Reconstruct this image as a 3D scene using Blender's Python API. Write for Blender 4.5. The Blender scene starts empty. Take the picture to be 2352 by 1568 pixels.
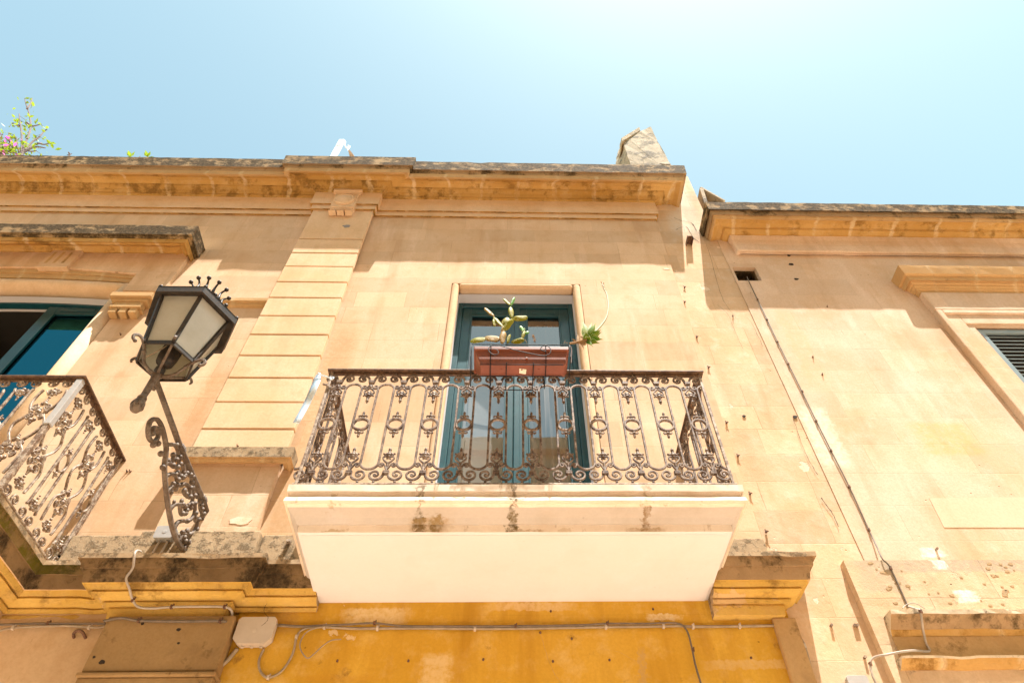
import bpy, bmesh, math, random
from mathutils import Vector, Matrix, noise
random.seed(11)
S = bpy.context.scene
C = S.collection
R = math.radians

# ------------------------------------------------------------------ camera
FPX, CX, CY = 1568.0, 1176.0, 784.0          # focal length / centre in units of a 2352 px wide frame (24 mm lens)
DIST, EYE = 3.857, 1.6                       # metres from the facade plane, eye height
AX = ((0.99965708, 0.0244067, 0.00948912), (-0.02507727, 0.78790393, 0.61528735), (0.00754062, -0.61531432, 0.78824579))
K = 0.0281429                                # the street climbs gently: courses rise 2.8 cm per metre to the right
def ray(px, py):
    v = Vector((px-CX, py-CY, FPX)).normalized()
    return Vector((AX[0][0]*v.x+AX[0][1]*v.y+AX[0][2]*v.z, AX[1][0]*v.x+AX[1][1]*v.y+AX[1][2]*v.z, AX[2][0]*v.x+AX[2][1]*v.y+AX[2][2]*v.z))
def at(px, py, y=0.0):
    """level coordinates (x, z) of a feature measured in the photograph, lying at depth y"""
    d = ray(px, py); t = (y+DIST)/d.y
    return t*d.x, EYE+t*d.z-K*t*d.x
def atz(px, py, z):
    d = ray(px, py); t = (z-EYE)/(d.z-K*d.x)
    return t*d.x, -DIST+t*d.y
def P3(px, py, y):
    x, z = at(px, py, y); return Vector((x, y, z))
cd = bpy.data.cameras.new('camera'); cam = bpy.data.objects.new('camera', cd); C.objects.link(cam)
cd.sensor_width = 36; cd.lens = 24.0; cd.clip_end = 2000; cd.clip_start = 0.05
M = Matrix(((AX[0][0], -AX[0][1], -AX[0][2], 0), (AX[1][0], -AX[1][1], -AX[1][2], -DIST), (AX[2][0], -AX[2][1], -AX[2][2], EYE), (0, 0, 0, 1)))
cam.matrix_world = M
S.camera = cam
S.render.resolution_x = 1024; S.render.resolution_y = 682

# ------------------------------------------------------------------ light
SUN = Vector((0.66, -1.0, 4.1)).normalized()
EL = math.asin(SUN.z); AZ = math.atan2(SUN.x, SUN.y)
w = bpy.data.worlds.new('World'); S.world = w; w.use_nodes = True
nt = w.node_tree; nt.nodes.clear()
sky = nt.nodes.new('ShaderNodeTexSky'); sky.sky_type = 'NISHITA'; sky.sun_disc = False
sky.sun_elevation = EL; sky.sun_rotation = AZ; sky.altitude = 0; sky.air_density = 1.0; sky.dust_density = 0.8; sky.ozone_density = 1.0
mul = nt.nodes.new('ShaderNodeMix'); mul.data_type = 'RGBA'; mul.blend_type = 'MULTIPLY'; mul.inputs[0].default_value = 1
SKYTINT = (0.93, 0.945, 0.65, 1); mul.inputs[7].default_value = SKYTINT
bg = nt.nodes.new('ShaderNodeBackground'); bg.inputs[1].default_value = 0.109
out = nt.nodes.new('ShaderNodeOutputWorld')
nt.links.new(sky.outputs[0], mul.inputs[6]); nt.links.new(mul.outputs[2], bg.inputs[0]); nt.links.new(bg.outputs[0], out.inputs[0])
sd = bpy.data.lights.new('sun', 'SUN'); sd.energy = 3.6; sd.angle = R(0.5); sd.color = (1.0, 0.952, 0.885)
so = bpy.data.objects.new('sun', sd); C.objects.link(so); so.rotation_euler = SUN.to_track_quat('Z', 'Y').to_euler()
S.view_settings.view_transform = 'Standard'; S.view_settings.look = 'None'; S.view_settings.gamma = 1
S.view_settings.exposure = 1.97
S.cycles.max_bounces = 10; S.cycles.diffuse_bounces = 6; S.cycles.transparent_max_bounces = 12

# ------------------------------------------------------------------ material helpers
def newmat(name):
    m = bpy.data.materials.new(name); m.use_nodes = True
    n = m.node_tree.nodes; l = m.node_tree.links; b = n['Principled BSDF']
    return m, n, l, b
def nnoise(n, l, vec, scale, detail=6, rough=0.6, sx=(1, 1, 1)):
    mp = n.new('ShaderNodeMapping'); mp.inputs['Scale'].default_value = sx; l.new(vec, mp.inputs[0])
    t = n.new('ShaderNodeTexNoise'); t.inputs['Scale'].default_value = scale; t.inputs['Detail'].default_value = detail
    t.inputs['Roughness'].default_value = rough; l.new(mp.outputs[0], t.inputs['Vector']); return t.outputs['Fac']
def ramp(n, l, fac, stops, interp='LINEAR'):
    r = n.new('ShaderNodeValToRGB'); r.color_ramp.interpolation = interp
    e = r.color_ramp.elements
    while len(e) < len(stops): e.new(0.5)
    for i, (p, c) in enumerate(stops):
        e[i].position = p; e[i].color = (c, c, c, 1) if isinstance(c, (int, float)) else (*c, 1)
    l.new(fac, r.inputs[0]); return r.outputs[0]
def mix(n, l, fac, a, b, mode='MIX'):
    m = n.new('ShaderNodeMix'); m.data_type = 'RGBA'; m.blend_type = mode
    if isinstance(fac, (int, float)): m.inputs[0].default_value = fac
    else: l.new(fac, m.inputs[0])
    for i, v in ((6, a), (7, b)):
        if isinstance(v, tuple): m.inputs[i].default_value = (*v, 1)
        else: l.new(v, m.inputs[i])
    return m.outputs[2]
def mathn(n, l, op, a, b):
    m = n.new('ShaderNodeMath'); m.operation = op
    for i, v in ((0, a), (1, b)):
        if isinstance(v, (int, float)): m.inputs[i].default_value = v
        else: l.new(v, m.inputs[i])
    return m.outputs[0]
def stone(name, c1, c2, c3=None, joints=0.0, bw=0.62, rh=0.262, bump=0.35, dirt=0.0, dcol=(0.05, 0.035, 0.018), dscale=5.0, dz=1.0,
          moss=0.0, peel=None, streak=0.25, pits=0.5, rough=0.88, fine=0.12, shift=0.0, blockvar=0.10, vj=None, stains=None):
    m, n, l, b = newmat(name)
    pos = n.new('ShaderNodeNewGeometry').outputs['Position']
    big = nnoise(n, l, pos, 1.3, 5, 0.55)
    med = nnoise(n, l, pos, 6.0, 8, 0.65)
    col = mix(n, l, ramp(n, l, big, [(0.33, 0.0), (0.67, 1.0)]), c1, c2)
    if c3: col = mix(n, l, ramp(n, l, med, [(0.5, 0.0), (0.72, 0.75)]), col, c3)
    h = mathn(n, l, 'MULTIPLY', med, 0.6)
    if joints > 0:
        sp = n.new('ShaderNodeSeparateXYZ'); l.new(pos, sp.inputs[0])
        cb = n.new('ShaderNodeCombineXYZ')
        zz = mathn(n, l, 'SUBTRACT', sp.outputs[2], mathn(n, l, 'MULTIPLY', sp.outputs[0], K))
        l.new(mathn(n, l, 'ADD', sp.outputs[0], shift), cb.inputs[0]); l.new(mathn(n, l, 'ADD', zz, shift*0.3), cb.inputs[1])
        wob = n.new('ShaderNodeTexNoise'); wob.inputs['Scale'].default_value = 3.0; l.new(pos, wob.inputs['Vector'])
        vm = n.new('ShaderNodeVectorMath'); vm.operation = 'SCALE'; vm.inputs[3].default_value = 0.014; l.new(wob.outputs['Color'], vm.inputs[0])
        va = n.new('ShaderNodeVectorMath'); va.operation = 'ADD'; l.new(cb.outputs[0], va.inputs[0]); l.new(vm.outputs[0], va.inputs[1])
        br = n.new('ShaderNodeTexBrick'); br.offset = 0.5; br.squash = 0.8; br.squash_frequency = 3
        br.inputs['Scale'].default_value = 1; br.inputs['Brick Width'].default_value = bw; br.inputs['Row Height'].default_value = rh
        br.inputs['Mortar Size'].default_value = 0.0028; br.inputs['Mortar Smooth'].default_value = 0.4; br.inputs['Bias'].default_value = 0.0
        br.inputs['Color1'].default_value = (1-blockvar,)*3+(1,); br.inputs['Color2'].default_value = (1+0, 1+0, 1+0, 1); br.inputs['Mortar'].default_value = (1, 1, 1, 1)
        l.new(va.outputs[0], br.inputs['Vector'])
        col = mix(n, l, 1.0, col, br.outputs['Color'], 'MULTIPLY')
        gone = ramp(n, l, nnoise(n, l, pos, 2.2, 4, 0.6), [(0.38, 0.12), (0.62, 1.0)])
        jf = mathn(n, l, 'MULTIPLY', mathn(n, l, 'MULTIPLY', br.outputs['Fac'], gone), joints)
        col = mix(n, l, jf, col, (c1[0]*0.45, c1[1]*0.38, c1[2]*0.3))
        h = mathn(n, l, 'SUBTRACT', h, mathn(n, l, 'MULTIPLY', jf, 0.9))
    if streak > 0:
        st = nnoise(n, l, pos, 3.5, 5, 0.6, (1, 1, 0.16))
        col = mix(n, l, mathn(n, l, 'MULTIPLY', ramp(n, l, st, [(0.5, 0.0), (0.75, 1.0)]), streak), col, (c2[0]*0.62, c2[1]*0.50, c2[2]*0.36))
        st2 = nnoise(n, l, pos, 4.5, 5, 0.6, (1, 1, 0.2))
        col = mix(n, l, mathn(n, l, 'MULTIPLY', ramp(n, l, st2, [(0.56, 0.0), (0.75, 1.0)]), streak*0.8), col, (min(1, c1[0]*1.22), min(1, c1[1]*1.3), min(1, c1[2]*1.5)))
    if fine > 0:
        fn = nnoise(n, l, pos, 55, 4, 0.7)
        col = mix(n, l, mathn(n, l, 'MULTIPLY', ramp(n, l, fn, [(0.35, 1.0), (0.6, 0.0)]), fine*2), col, (c1[0]*0.6, c1[1]*0.52, c1[2]*0.42))
    if pits > 0:
        vo = n.new('ShaderNodeTexVoronoi'); vo.inputs['Scale'].default_value = 9; vo.inputs['Randomness'].default_value = 1; l.new(pos, vo.inputs['Vector'])
        pm = ramp(n, l, vo.outputs['Distance'], [(0.035, 1.0), (0.07, 0.0)])
        gate = ramp(n, l, nnoise(n, l, pos, 1.7, 3, 0.5), [(0.5, 0.0), (0.6, 1.0)])
        pm = mathn(n, l, 'MULTIPLY', mathn(n, l, 'MULTIPLY', pm, gate), pits)
        col = mix(n, l, pm, col, (c1[0]*0.3, c1[1]*0.22, c1[2]*0.15))
        h = mathn(n, l, 'SUBTRACT', h, mathn(n, l, 'MULTIPLY', pm, 1.5))
    if peel:
        pf = nnoise(n, l, pos, peel[1], 9, 0.62)
        pk = ramp(n, l, pf, [(peel[2], 0.0), (peel[2]+0.015, 1.0)])
        col = mix(n, l, pk, col, peel[0]); h = mathn(n, l, 'SUBTRACT', h, mathn(n, l, 'MULTIPLY', pk, 0.5))
    if dirt > 0:
        d1 = nnoise(n, l, pos, dscale, 9, 0.72, (1, 1, dz))
        t = 0.66-0.28*dirt
        dm = ramp(n, l, d1, [(t-0.02, 0.0), (t+0.075, 0.96)])
        d2 = ramp(n, l, nnoise(n, l, pos, 38, 5, 0.7), [(0.38, 0.72), (0.55, 1.0)])
        dm = mathn(n, l, 'MULTIPLY', dm, d2)
        dc = dcol
        if moss > 0:
            dc = mix(n, l, ramp(n, l, nnoise(n, l, pos, 3.1, 4, 0.6), [(0.5-0.25*moss, 0.0), (0.75-0.25*moss, 1.0)]), dcol, (0.12, 0.10, 0.012))
        col = mix(n, l, dm, col, dc)
        h = mathn(n, l, 'ADD', h, mathn(n, l, 'MULTIPLY', dm, 0.25))
    if vj:
        sp = n.new('ShaderNodeSeparateXYZ'); l.new(pos, sp.inputs[0])
        xw = mathn(n, l, 'ADD', sp.outputs[0], mathn(n, l, 'MULTIPLY', nnoise(n, l, pos, 7, 4, 0.7), 0.10))
        xw = mathn(n, l, 'ADD', xw, mathn(n, l, 'MULTIPLY', nnoise(n, l, pos, 0.9, 1, 0.5), 0.5))
        dd = mathn(n, l, 'PINGPONG', xw, vj[0]*0.5)
        g1 = ramp(n, l, dd, [(0.0, 1.0), (0.012, 1.0), (0.03, 0.0)]); br1 = ramp(n, l, nnoise(n, l, pos, 5, 4, 0.7), [(0.42, 0.1), (0.56, 0.9)])
        col = mix(n, l, mathn(n, l, 'MULTIPLY', g1, br1), col, vj[1])
        h = mathn(n, l, 'SUBTRACT', h, ramp(n, l, dd, [(0.0, 0.6), (0.006, 0.0)]))
        cell = n.new('ShaderNodeTexWhiteNoise'); cell.noise_dimensions = '1D'
        l.new(mathn(n, l, 'FLOOR', mathn(n, l, 'DIVIDE', xw, vj[0]), 0), cell.inputs['W'])
        col = mix(n, l, mathn(n, l, 'MULTIPLY', cell.outputs[0], 0.35), col, (c2[0]*0.72, c2[1]*0.68, c2[2]*0.6))
    if stains:
        sp = n.new('ShaderNodeSeparateXYZ'); l.new(pos, sp.inputs[0])
        zl = mathn(n, l, 'SUBTRACT', sp.outputs[2], mathn(n, l, 'MULTIPLY', sp.outputs[0], K))
        wob_ = mathn(n, l, 'MULTIPLY', mathn(n, l, 'SUBTRACT', nnoise(n, l, pos, 22, 5, 0.65), 0.5), 0.16)
        for x0_, w0_, zlo, zhi, cc_, st_ in stains:
            dx = mathn(n, l, 'ABSOLUTE', mathn(n, l, 'ADD', mathn(n, l, 'SUBTRACT', sp.outputs[0], x0_), wob_), 0)
            fx = ramp(n, l, mathn(n, l, 'DIVIDE', dx, w0_), [(0.55, 1.0), (1.0, 0.0)])
            zc_ = (zlo+zhi)/2; dz_ = mathn(n, l, 'ABSOLUTE', mathn(n, l, 'ADD', mathn(n, l, 'SUBTRACT', zl, zc_), mathn(n, l, 'MULTIPLY', wob_, 0.4)), 0)
            fz = ramp(n, l, mathn(n, l, 'DIVIDE', dz_, (zhi-zlo)/2), [(0.75, 1.0), (1.0, 0.0)])
            br_ = ramp(n, l, nnoise(n, l, pos, 30, 5, 0.7), [(0.35, 0.35), (0.55, 1.0)])
            col = mix(n, l, mathn(n, l, 'MULTIPLY', mathn(n, l, 'MULTIPLY', mathn(n, l, 'MULTIPLY', fx, fz), br_), st_), col, cc_)
    l.new(col, b.inputs['Base Color']); b.inputs['Roughness'].default_value = rough; b.inputs['Specular IOR Level'].default_value = 0.15
    f2 = mathn(n, l, 'ADD', h, mathn(n, l, 'MULTIPLY', nnoise(n, l, pos, 90, 5, 0.7), 0.18))
    bp = n.new('ShaderNodeBump'); bp.inputs['Strength'].default_value = bump; bp.inputs['Distance'].default_value = 0.012
    l.new(f2, bp.inputs['Height']); l.new(bp.outputs[0], b.inputs['Normal'])
    return m
def metal(name, c1, c2, c3, scale=22, rough=0.6, met=0.3, bump=0.25, t=0.5):
    m, n, l, b = newmat(name)
    pos = n.new('ShaderNodeNewGeometry').outputs['Position']
    a = nnoise(n, l, pos, scale, 8, 0.7); c = nnoise(n, l, pos, scale*3.1, 6, 0.7)
    col = mix(n, l, ramp(n, l, a, [(t-0.06, 0.0), (t+0.06, 1.0)]), c1, c2)
    col = mix(n, l, ramp(n, l, c, [(0.5, 0.0), (0.66, 0.9)]), col, c3)
    l.new(col, b.inputs['Base Color']); b.inputs['Metallic'].default_value = met; b.inputs['Roughness'].default_value = rough
    bp = n.new('ShaderNodeBump'); bp.inputs['Strength'].default_value = bump; bp.inputs['Distance'].default_value = 0.003
    l.new(mathn(n, l, 'ADD', a, c), bp.inputs['Height']); l.new(bp.outputs[0], b.inputs['Normal'])
    return m
def plain(name, c1, c2=None, rough=0.5, scale=14, met=0.0, spec=0.5, trans=None, bump=0.06):
    m, n, l, b = newmat(name); c2 = c2 or tuple(x*0.8 for x in c1)
    pos = n.new('ShaderNodeNewGeometry').outputs['Position']
    a = nnoise(n, l, pos, scale, 7, 0.65)
    l.new(mix(n, l, ramp(n, l, a, [(0.35, 0.0), (0.68, 1.0)]), c1, c2), b.inputs['Base Color'])
    b.inputs['Roughness'].default_value = rough; b.inputs['Metallic'].default_value = met; b.inputs['Specular IOR Level'].default_value = spec
    bp = n.new('ShaderNodeBump'); bp.inputs['Strength'].default_value = bump*4; bp.inputs['Distance'].default_value = 0.002
    l.new(nnoise(n, l, pos, scale*6, 5, 0.7), bp.inputs['Height']); l.new(bp.outputs[0], b.inputs['Normal'])
    if trans:
        ts = n.new('ShaderNodeBsdfTranslucent'); ts.inputs[0].default_value = (*trans, 1)
        ms = n.new('ShaderNodeMixShader'); ms.inputs[0].default_value = 0.4
        l.new(b.outputs[0], ms.inputs[1]); l.new(ts.outputs[0], ms.inputs[2]); l.new(ms.outputs[0], n['Material Output'].inputs[0])
    return m
def glassmat(name, tint, boost, rough=0.015, refl=(1, 1, 1)):
    """thin sheet of glass: same reflectance from both sides (Schlick), nothing refracted"""
    m, n, l, b = newmat(name); n.remove(b)
    tr = n.new('ShaderNodeBsdfTransparent'); tr.inputs[0].default_value = (*tint, 1)
    gl = n.new('ShaderNodeBsdfGlossy'); gl.inputs['Roughness'].default_value = rough; gl.inputs[0].default_value = (*refl, 1)
    lw = n.new('ShaderNodeLayerWeight'); lw.inputs[0].default_value = 0.5
    pos = n.new('ShaderNodeNewGeometry').outputs['Position']
    bp = n.new('ShaderNodeBump'); bp.inputs['Strength'].default_value = 0.12; bp.inputs['Distance'].default_value = 0.01
    l.new(nnoise(n, l, pos, 1.6, 2, 0.5), bp.inputs['Height']); l.new(bp.outputs[0], gl.inputs['Normal'])
    f = mathn(n, l, 'ADD', mathn(n, l, 'MULTIPLY', mathn(n, l, 'POWER', lw.outputs['Facing'], 5.0), 0.9), boost)
    ms = n.new('ShaderNodeMixShader')
    l.new(f, ms.inputs[0]); l.new(tr.outputs[0], ms.inputs[1]); l.new(gl.outputs[0], ms.inputs[2]); l.new(ms.outputs[0], n['Material Output'].inputs[0])
    return m

WALL1, WALL2, WALL3 = (0.73, 0.54, 0.375), (0.665, 0.44, 0.26), (0.60, 0.39, 0.225)
mt = {}
WST = [(-1.47, 0.16, 4.1, 6.9, (0.46, 0.28, 0.13), .55), (-2.42, 0.10, 4.9, 6.2, (0.50, 0.27, 0.12), .5), (-2.75, 0.35, 4.25, 4.75, (0.48, 0.30, 0.16), .4), (1.55, 0.35, 4.1, 4.5, (0.5, 0.33, 0.18), .4), (-1.95, 0.5, 4.3, 4.42, (0.42, 0.28, 0.16), .5)]
mt['wall'] = stone('limestone ashlar', WALL1, WALL2, WALL3, joints=0.65, bump=0.4, streak=0.5, blockvar=0.17, stains=WST)
mt['pil'] = stone('limestone pilaster', (0.74, 0.545, 0.37), (0.66, 0.44, 0.25), WALL3, bump=0.3, streak=0.25, pits=0.35)
mt['trim'] = stone('limestone moulding', (0.60, 0.40, 0.20), (0.52, 0.32, 0.14), (0.45, 0.29, 0.15), bump=0.45, streak=0.2, dirt=0.2, dcol=(0.22, 0.13, 0.05), pits=0.3, vj=(0.47, (0.62, 0.46, 0.27)))
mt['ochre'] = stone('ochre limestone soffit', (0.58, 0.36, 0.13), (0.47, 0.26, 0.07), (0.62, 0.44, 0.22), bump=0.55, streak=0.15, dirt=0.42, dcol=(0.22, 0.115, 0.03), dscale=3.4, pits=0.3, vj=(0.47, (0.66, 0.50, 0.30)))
mt['ochre2'] = stone('darker ochre ogee and groove shade', (0.50, 0.30, 0.10), (0.40, 0.22, 0.055), (0.58, 0.40, 0.18), bump=0.55, streak=0.15, dirt=0.5, dcol=(0.17, 0.09, 0.025), dscale=4, pits=0.3, vj=(0.47, (0.58, 0.42, 0.22)))
mt['lichen'] = stone('blackened limestone coping', (0.42, 0.29, 0.15), (0.30, 0.20, 0.10), (0.22, 0.15, 0.08), bump=0.9, streak=0.1, dirt=0.84, dcol=(0.045, 0.029, 0.011), dscale=5.5, dz=1.6, pits=0.4)
mt['grime'] = stone('brown grimy limestone', (0.40, 0.27, 0.15), (0.30, 0.195, 0.10), (0.22, 0.15, 0.08), bump=0.7, streak=0.1, dirt=0.45, dcol=(0.07, 0.045, 0.02), dscale=4.0, dz=0.8)
mt['soot_and_shade'] = stone('soot dark limestone', (0.26, 0.17, 0.085), (0.17, 0.11, 0.055), (0.10, 0.065, 0.032), bump=0.7, streak=0.1, dirt=0.62, dcol=(0.035, 0.024, 0.012), dscale=3.5)
mt['moss'] = stone('mossy limestone', (0.26, 0.18, 0.08), (0.18, 0.12, 0.05), (0.10, 0.075, 0.03), bump=0.9, streak=0.0, dirt=0.75, dcol=(0.04, 0.032, 0.014), moss=0.9, dscale=5)
mt['greyst'] = stone('grey weathered limestone', (0.46, 0.34, 0.21), (0.37, 0.275, 0.175), (0.27, 0.21, 0.14), bump=0.9, streak=0.15, dirt=0.55, dcol=(0.17, 0.125, 0.075), dscale=17, pits=0.8)
mt['top'] = stone('bleached coping top', (0.66, 0.56, 0.42), (0.5, 0.42, 0.3), (0.2, 0.16, 0.11), bump=0.8, streak=0, dirt=0.3, dscale=9)
mt['yellow'] = stone('yellow painted plaster', (0.63, 0.375, 0.055), (0.54, 0.295, 0.026), (0.68, 0.45, 0.15), joints=0.15, bw=1.1, rh=0.55, bump=0.4, streak=0.8, stains=[(-0.75, 0.22, 3.78, 3.90, (0.74, 0.58, 0.34), .7), (0.2, 0.3, 3.87, 3.93, (0.70, 0.50, 0.26), .7), (1.0, 0.12, 3.80, 3.85, (0.74, 0.60, 0.38), .7), (-1.3, 0.12, 3.72, 4.0, (0.44, 0.24, 0.06), .6), (-0.35, 0.10, 3.3, 3.62, (0.76, 0.60, 0.36), .5), (0.83, 0.03, 3.2, 3.65, (0.46, 0.29, 0.11), .7), (1.45, 0.3, 3.50, 3.56, (0.62, 0.42, 0.19), .6), (-0.9, 0.25, 3.3, 3.5, (0.48, 0.24, 0.03), .5)], peel=((0.66, 0.47, 0.24), 2.6, 0.66), dirt=0.10, dcol=(0.25, 0.13, 0.03), pits=0.8, blockvar=0.02)
mt['yelmould'] = stone('yellow painted moulding', (0.60, 0.40, 0.115), (0.50, 0.31, 0.065), (0.52, 0.34, 0.13), bump=0.5, streak=0.3, peel=((0.56, 0.38, 0.18), 3.4, 0.60), dirt=0.35, dcol=(0.26, 0.15, 0.04), dscale=4)
mt['brownochre'] = stone('brown ochre stone', (0.50, 0.33, 0.16), (0.42, 0.26, 0.11), (0.34, 0.22, 0.11), bump=0.6, streak=0.3, dirt=0.35, dcol=(0.20, 0.12, 0.05), dscale=4, pits=0.8)
mt['beige'] = stone('beige plaster', (0.60, 0.43, 0.27), (0.53, 0.37, 0.21), (0.46, 0.30, 0.15), bump=0.3, streak=0.2, dirt=0.12, dcol=(0.25, 0.15, 0.06), pits=0.4)
mt['pier'] = stone('brown stained pier', (0.36, 0.235, 0.11), (0.28, 0.175, 0.075), (0.20, 0.125, 0.06), bump=0.5, streak=0.2, dirt=0.25, dcol=(0.12, 0.07, 0.03), dscale=3.5, pits=0.9)
FILL = [(at(2145, 1268, 0)[0], 0.085, at(2145, 1268, 0)[1]-0.03, at(2145, 1268, 0)[1]+0.055, (0.86, 0.78, 0.68), .95), (at(2150, 1300, 0)[0], 0.05, at(2150, 1300, 0)[1]-0.05, at(2150, 1300, 0)[1]+0.05, (0.86, 0.78, 0.68), .95), (at(2215, 1375, 0)[0], 0.08, at(2215, 1375, 0)[1]-0.05, at(2215, 1375, 0)[1]+0.05, (0.84, 0.76, 0.66), .95)]
mt['wall2'] = stone('pale limestone ashlar', (0.73, 0.565, 0.435), (0.64, 0.435, 0.27), (0.74, 0.585, 0.455), joints=0.4, bw=0.8, rh=0.30, bump=0.5, streak=0.5, pits=1.0, shift=0.37, blockvar=0.12, fine=0.16, stains=FILL[:1]+[(3.55, 0.30, 5.15, 5.55, (0.66, 0.42, 0.16), .55), (2.75, 0.12, 5.9, 7.2, (0.62, 0.40, 0.22), .45), (3.9, 0.2, 4.3, 5.6, (0.62, 0.44, 0.27), .4), (2.55, 0.14, 5.0, 5.75, (0.82, 0.70, 0.58), .7)])
mt['plinth'] = stone('eroded plinth limestone', (0.72, 0.55, 0.38), (0.62, 0.43, 0.25), (0.50, 0.38, 0.25), joints=0.6, bw=0.9, rh=0.3, bump=1.0, streak=0.4, pits=1.0, shift=0.9, blockvar=0.2, dirt=0.10, dcol=(0.34, 0.27, 0.19), dscale=7, stains=[(3.2, 0.95, 4.10, 4.24, (0.40, 0.33, 0.25), .8), (5.6, 1.4, 4.08, 4.24, (0.38, 0.31, 0.23), .8), (2.45, 0.2, 3.95, 4.24, (0.42, 0.35, 0.26), .6)]+FILL[1:])
mt['party'] = stone('patched party wall', (0.74, 0.55, 0.38), (0.64, 0.43, 0.25), (0.74, 0.60, 0.45), joints=0.6, bw=0.5, rh=0.27, bump=0.7, streak=0.4, pits=0.9, shift=0.71, blockvar=0.2, peel=((0.74, 0.58, 0.43), 3.6, 0.645), stains=[(2.12, 0.24, 8.55, 10.3, (0.62, 0.52, 0.42), .8), (2.25, 0.12, 8.4, 9.4, (0.36, 0.27, 0.19), .55)])
mt['newstone'] = stone('newer pale stone', (0.74, 0.545, 0.40), (0.70, 0.50, 0.35), None, bump=0.25, streak=0.15, pits=0.3)
mt['plaster'] = stone('white plaster', (0.69, 0.665, 0.68), (0.665, 0.635, 0.645), None, bump=0.12, streak=0.12, pits=0.15, fine=0.02, rough=0.8)
STAINS = [(-0.45, 0.034, 3.925, 4.005, (0.05, 0.042, 0.012), 0.97), (-0.36, 0.036, 3.925, 4.0, (0.11, 0.085, 0.015), 0.85), (-0.4, 0.13, 3.925, 4, (0.34, 0.22, 0.10), 0.6), (0.063, 0.030, 3.925, 4.01, (0.13, 0.09, 0.03), 0.95), (0.063, 0.012, 4, 4.14, (0.10, 0.07, 0.03), 0.8), (0.155, 0.11, 3.925, 3.955, (0.34, 0.22, 0.10), 0.6), (0.812, 0.024, 3.94, 4.02, (0.24, 0.15, 0.07), 0.85), (0.8, 0.12, 3.925, 3.962, (0.34, 0.22, 0.10), 0.6), (-0.917, 0.08, 3.925, 3.955, (0.48, 0.35, 0.2), 0.7), (-0.93, 0.02, 4, 4.1, (0.34, 0.22, 0.10), 0.5), (-0.45, 0.012, 4, 4.14, (0.13, 0.09, 0.04), 0.7), (0.812, 0.015, 4.02, 4.14, (0.34, 0.22, 0.10), 0.6), (0.35, 0.03, 3.925, 3.96, (0.5, 0.38, 0.24), 0.5)]
mt['plasterd'] = stone('white plaster with rust drips', (0.80, 0.72, 0.63), (0.77, 0.67, 0.57), (0.72, 0.60, 0.48), bump=0.35, streak=0.30, dirt=0.10, dcol=(0.24, 0.14, 0.05), dscale=6, dz=0.35, pits=0.3, fine=0.06, stains=STAINS)
mt['plastercove'] = stone('darker plaster cove', (0.52, 0.475, 0.44), (0.48, 0.43, 0.385), (0.55, 0.49, 0.44), bump=0.25, streak=0.25, pits=0.2, fine=0.06, stains=STAINS)  # cove tone greyer and darker than the other slab plaster
mt['stain'] = plain('rusty green damp stain', (0.10, 0.085, 0.02), (0.30, 0.20, 0.08), 0.9, 25)
mt['stain2'] = plain('brown damp stain', (0.36, 0.24, 0.12), (0.46, 0.33, 0.19), 0.9, 18)
mt['patch'] = plain('white filler patch', (0.74, 0.60, 0.46), (0.70, 0.50, 0.32), 0.9, 20, bump=0.3)
mt['chim'] = stone('bleached chimney stone', (0.50, 0.40, 0.29), (0.40, 0.31, 0.21), (0.27, 0.22, 0.16), joints=0.9, bw=0.7, rh=0.33, bump=1.0, streak=0.0, dirt=0.5, dcol=(0.14, 0.11, 0.08), dscale=3.5)
mt['iron'] = metal('weathered wrought iron', (0.085, 0.045, 0.024), (0.24, 0.17, 0.12), (0.045, 0.02, 0.01), 24, 0.6, 0.1, 0.4)
mt['ironrust'] = metal('rusty handrail iron', (0.075, 0.036, 0.018), (0.15, 0.08, 0.04), (0.035, 0.018, 0.01), 26, 0.65, 0.15, 0.5)
mt['ironpale'] = metal('pale flaking iron', (0.42, 0.34, 0.26), (0.17, 0.105, 0.065), (0.09, 0.045, 0.022), 24, 0.6, 0.1, 0.5)
mt['lampiron'] = metal('dark lamp iron', (0.018, 0.014, 0.011), (0.034, 0.026, 0.019), (0.06, 0.033, 0.016), 20, 0.55, 0.25, 0.4)
mt['bracket'] = metal('brown bracket iron', (0.10, 0.068, 0.046), (0.16, 0.12, 0.088), (0.07, 0.038, 0.02), 18, 0.65, 0.15, 0.4)
mt['lampglass'] = plain('frosted lamp glass', (0.68, 0.67, 0.62), (0.55, 0.53, 0.46), 0.12, 7, spec=0.8, trans=(0.80, 0.78, 0.66), bump=0.3)
mt['teal'] = plain('teal painted wood', (0.010, 0.072, 0.088), (0.006, 0.05, 0.064), 0.30, 10)
mt['tealsun'] = mt['teal']
mt['glass'] = glassmat('door glass', (0.60, 0.60, 0.60), 0.21)
mt['glassL'] = glassmat('balcony door glass', (0.10, 0.16, 0.18), 0.26, refl=(0.06, 0.42, 0.55))
mt['inshut'] = plain('grey interior shutter', (0.52, 0.51, 0.48), (0.45, 0.44, 0.41), 0.6, 6)
mt['curtain'] = plain('brown curtain', (0.22, 0.16, 0.12), (0.13, 0.095, 0.07), 0.9, 4)
mt['dark'] = plain('dark interior', (0.05, 0.045, 0.04), None, 0.9, 3)
mt['louv'] = plain('pale blue louvre paint', (0.24, 0.30, 0.32), (0.20, 0.26, 0.28), 0.35, 10)
mt['terra'] = plain('terracotta plastic', (0.21, 0.058, 0.028), (0.155, 0.045, 0.023), 0.5, 12, spec=0.3)
mt['soil'] = plain('dry soil', (0.10, 0.06, 0.035), None, 0.95, 40)
mt['wire'] = plain('black coated wire', (0.012, 0.012, 0.014), None, 0.6, 20, spec=0.2)
mt['cactus'] = plain('cactus pad', (0.30, 0.31, 0.015), (0.40, 0.34, 0.02), 0.5, 18, spec=0.25, trans=(0.30, 0.34, 0.04))
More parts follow.
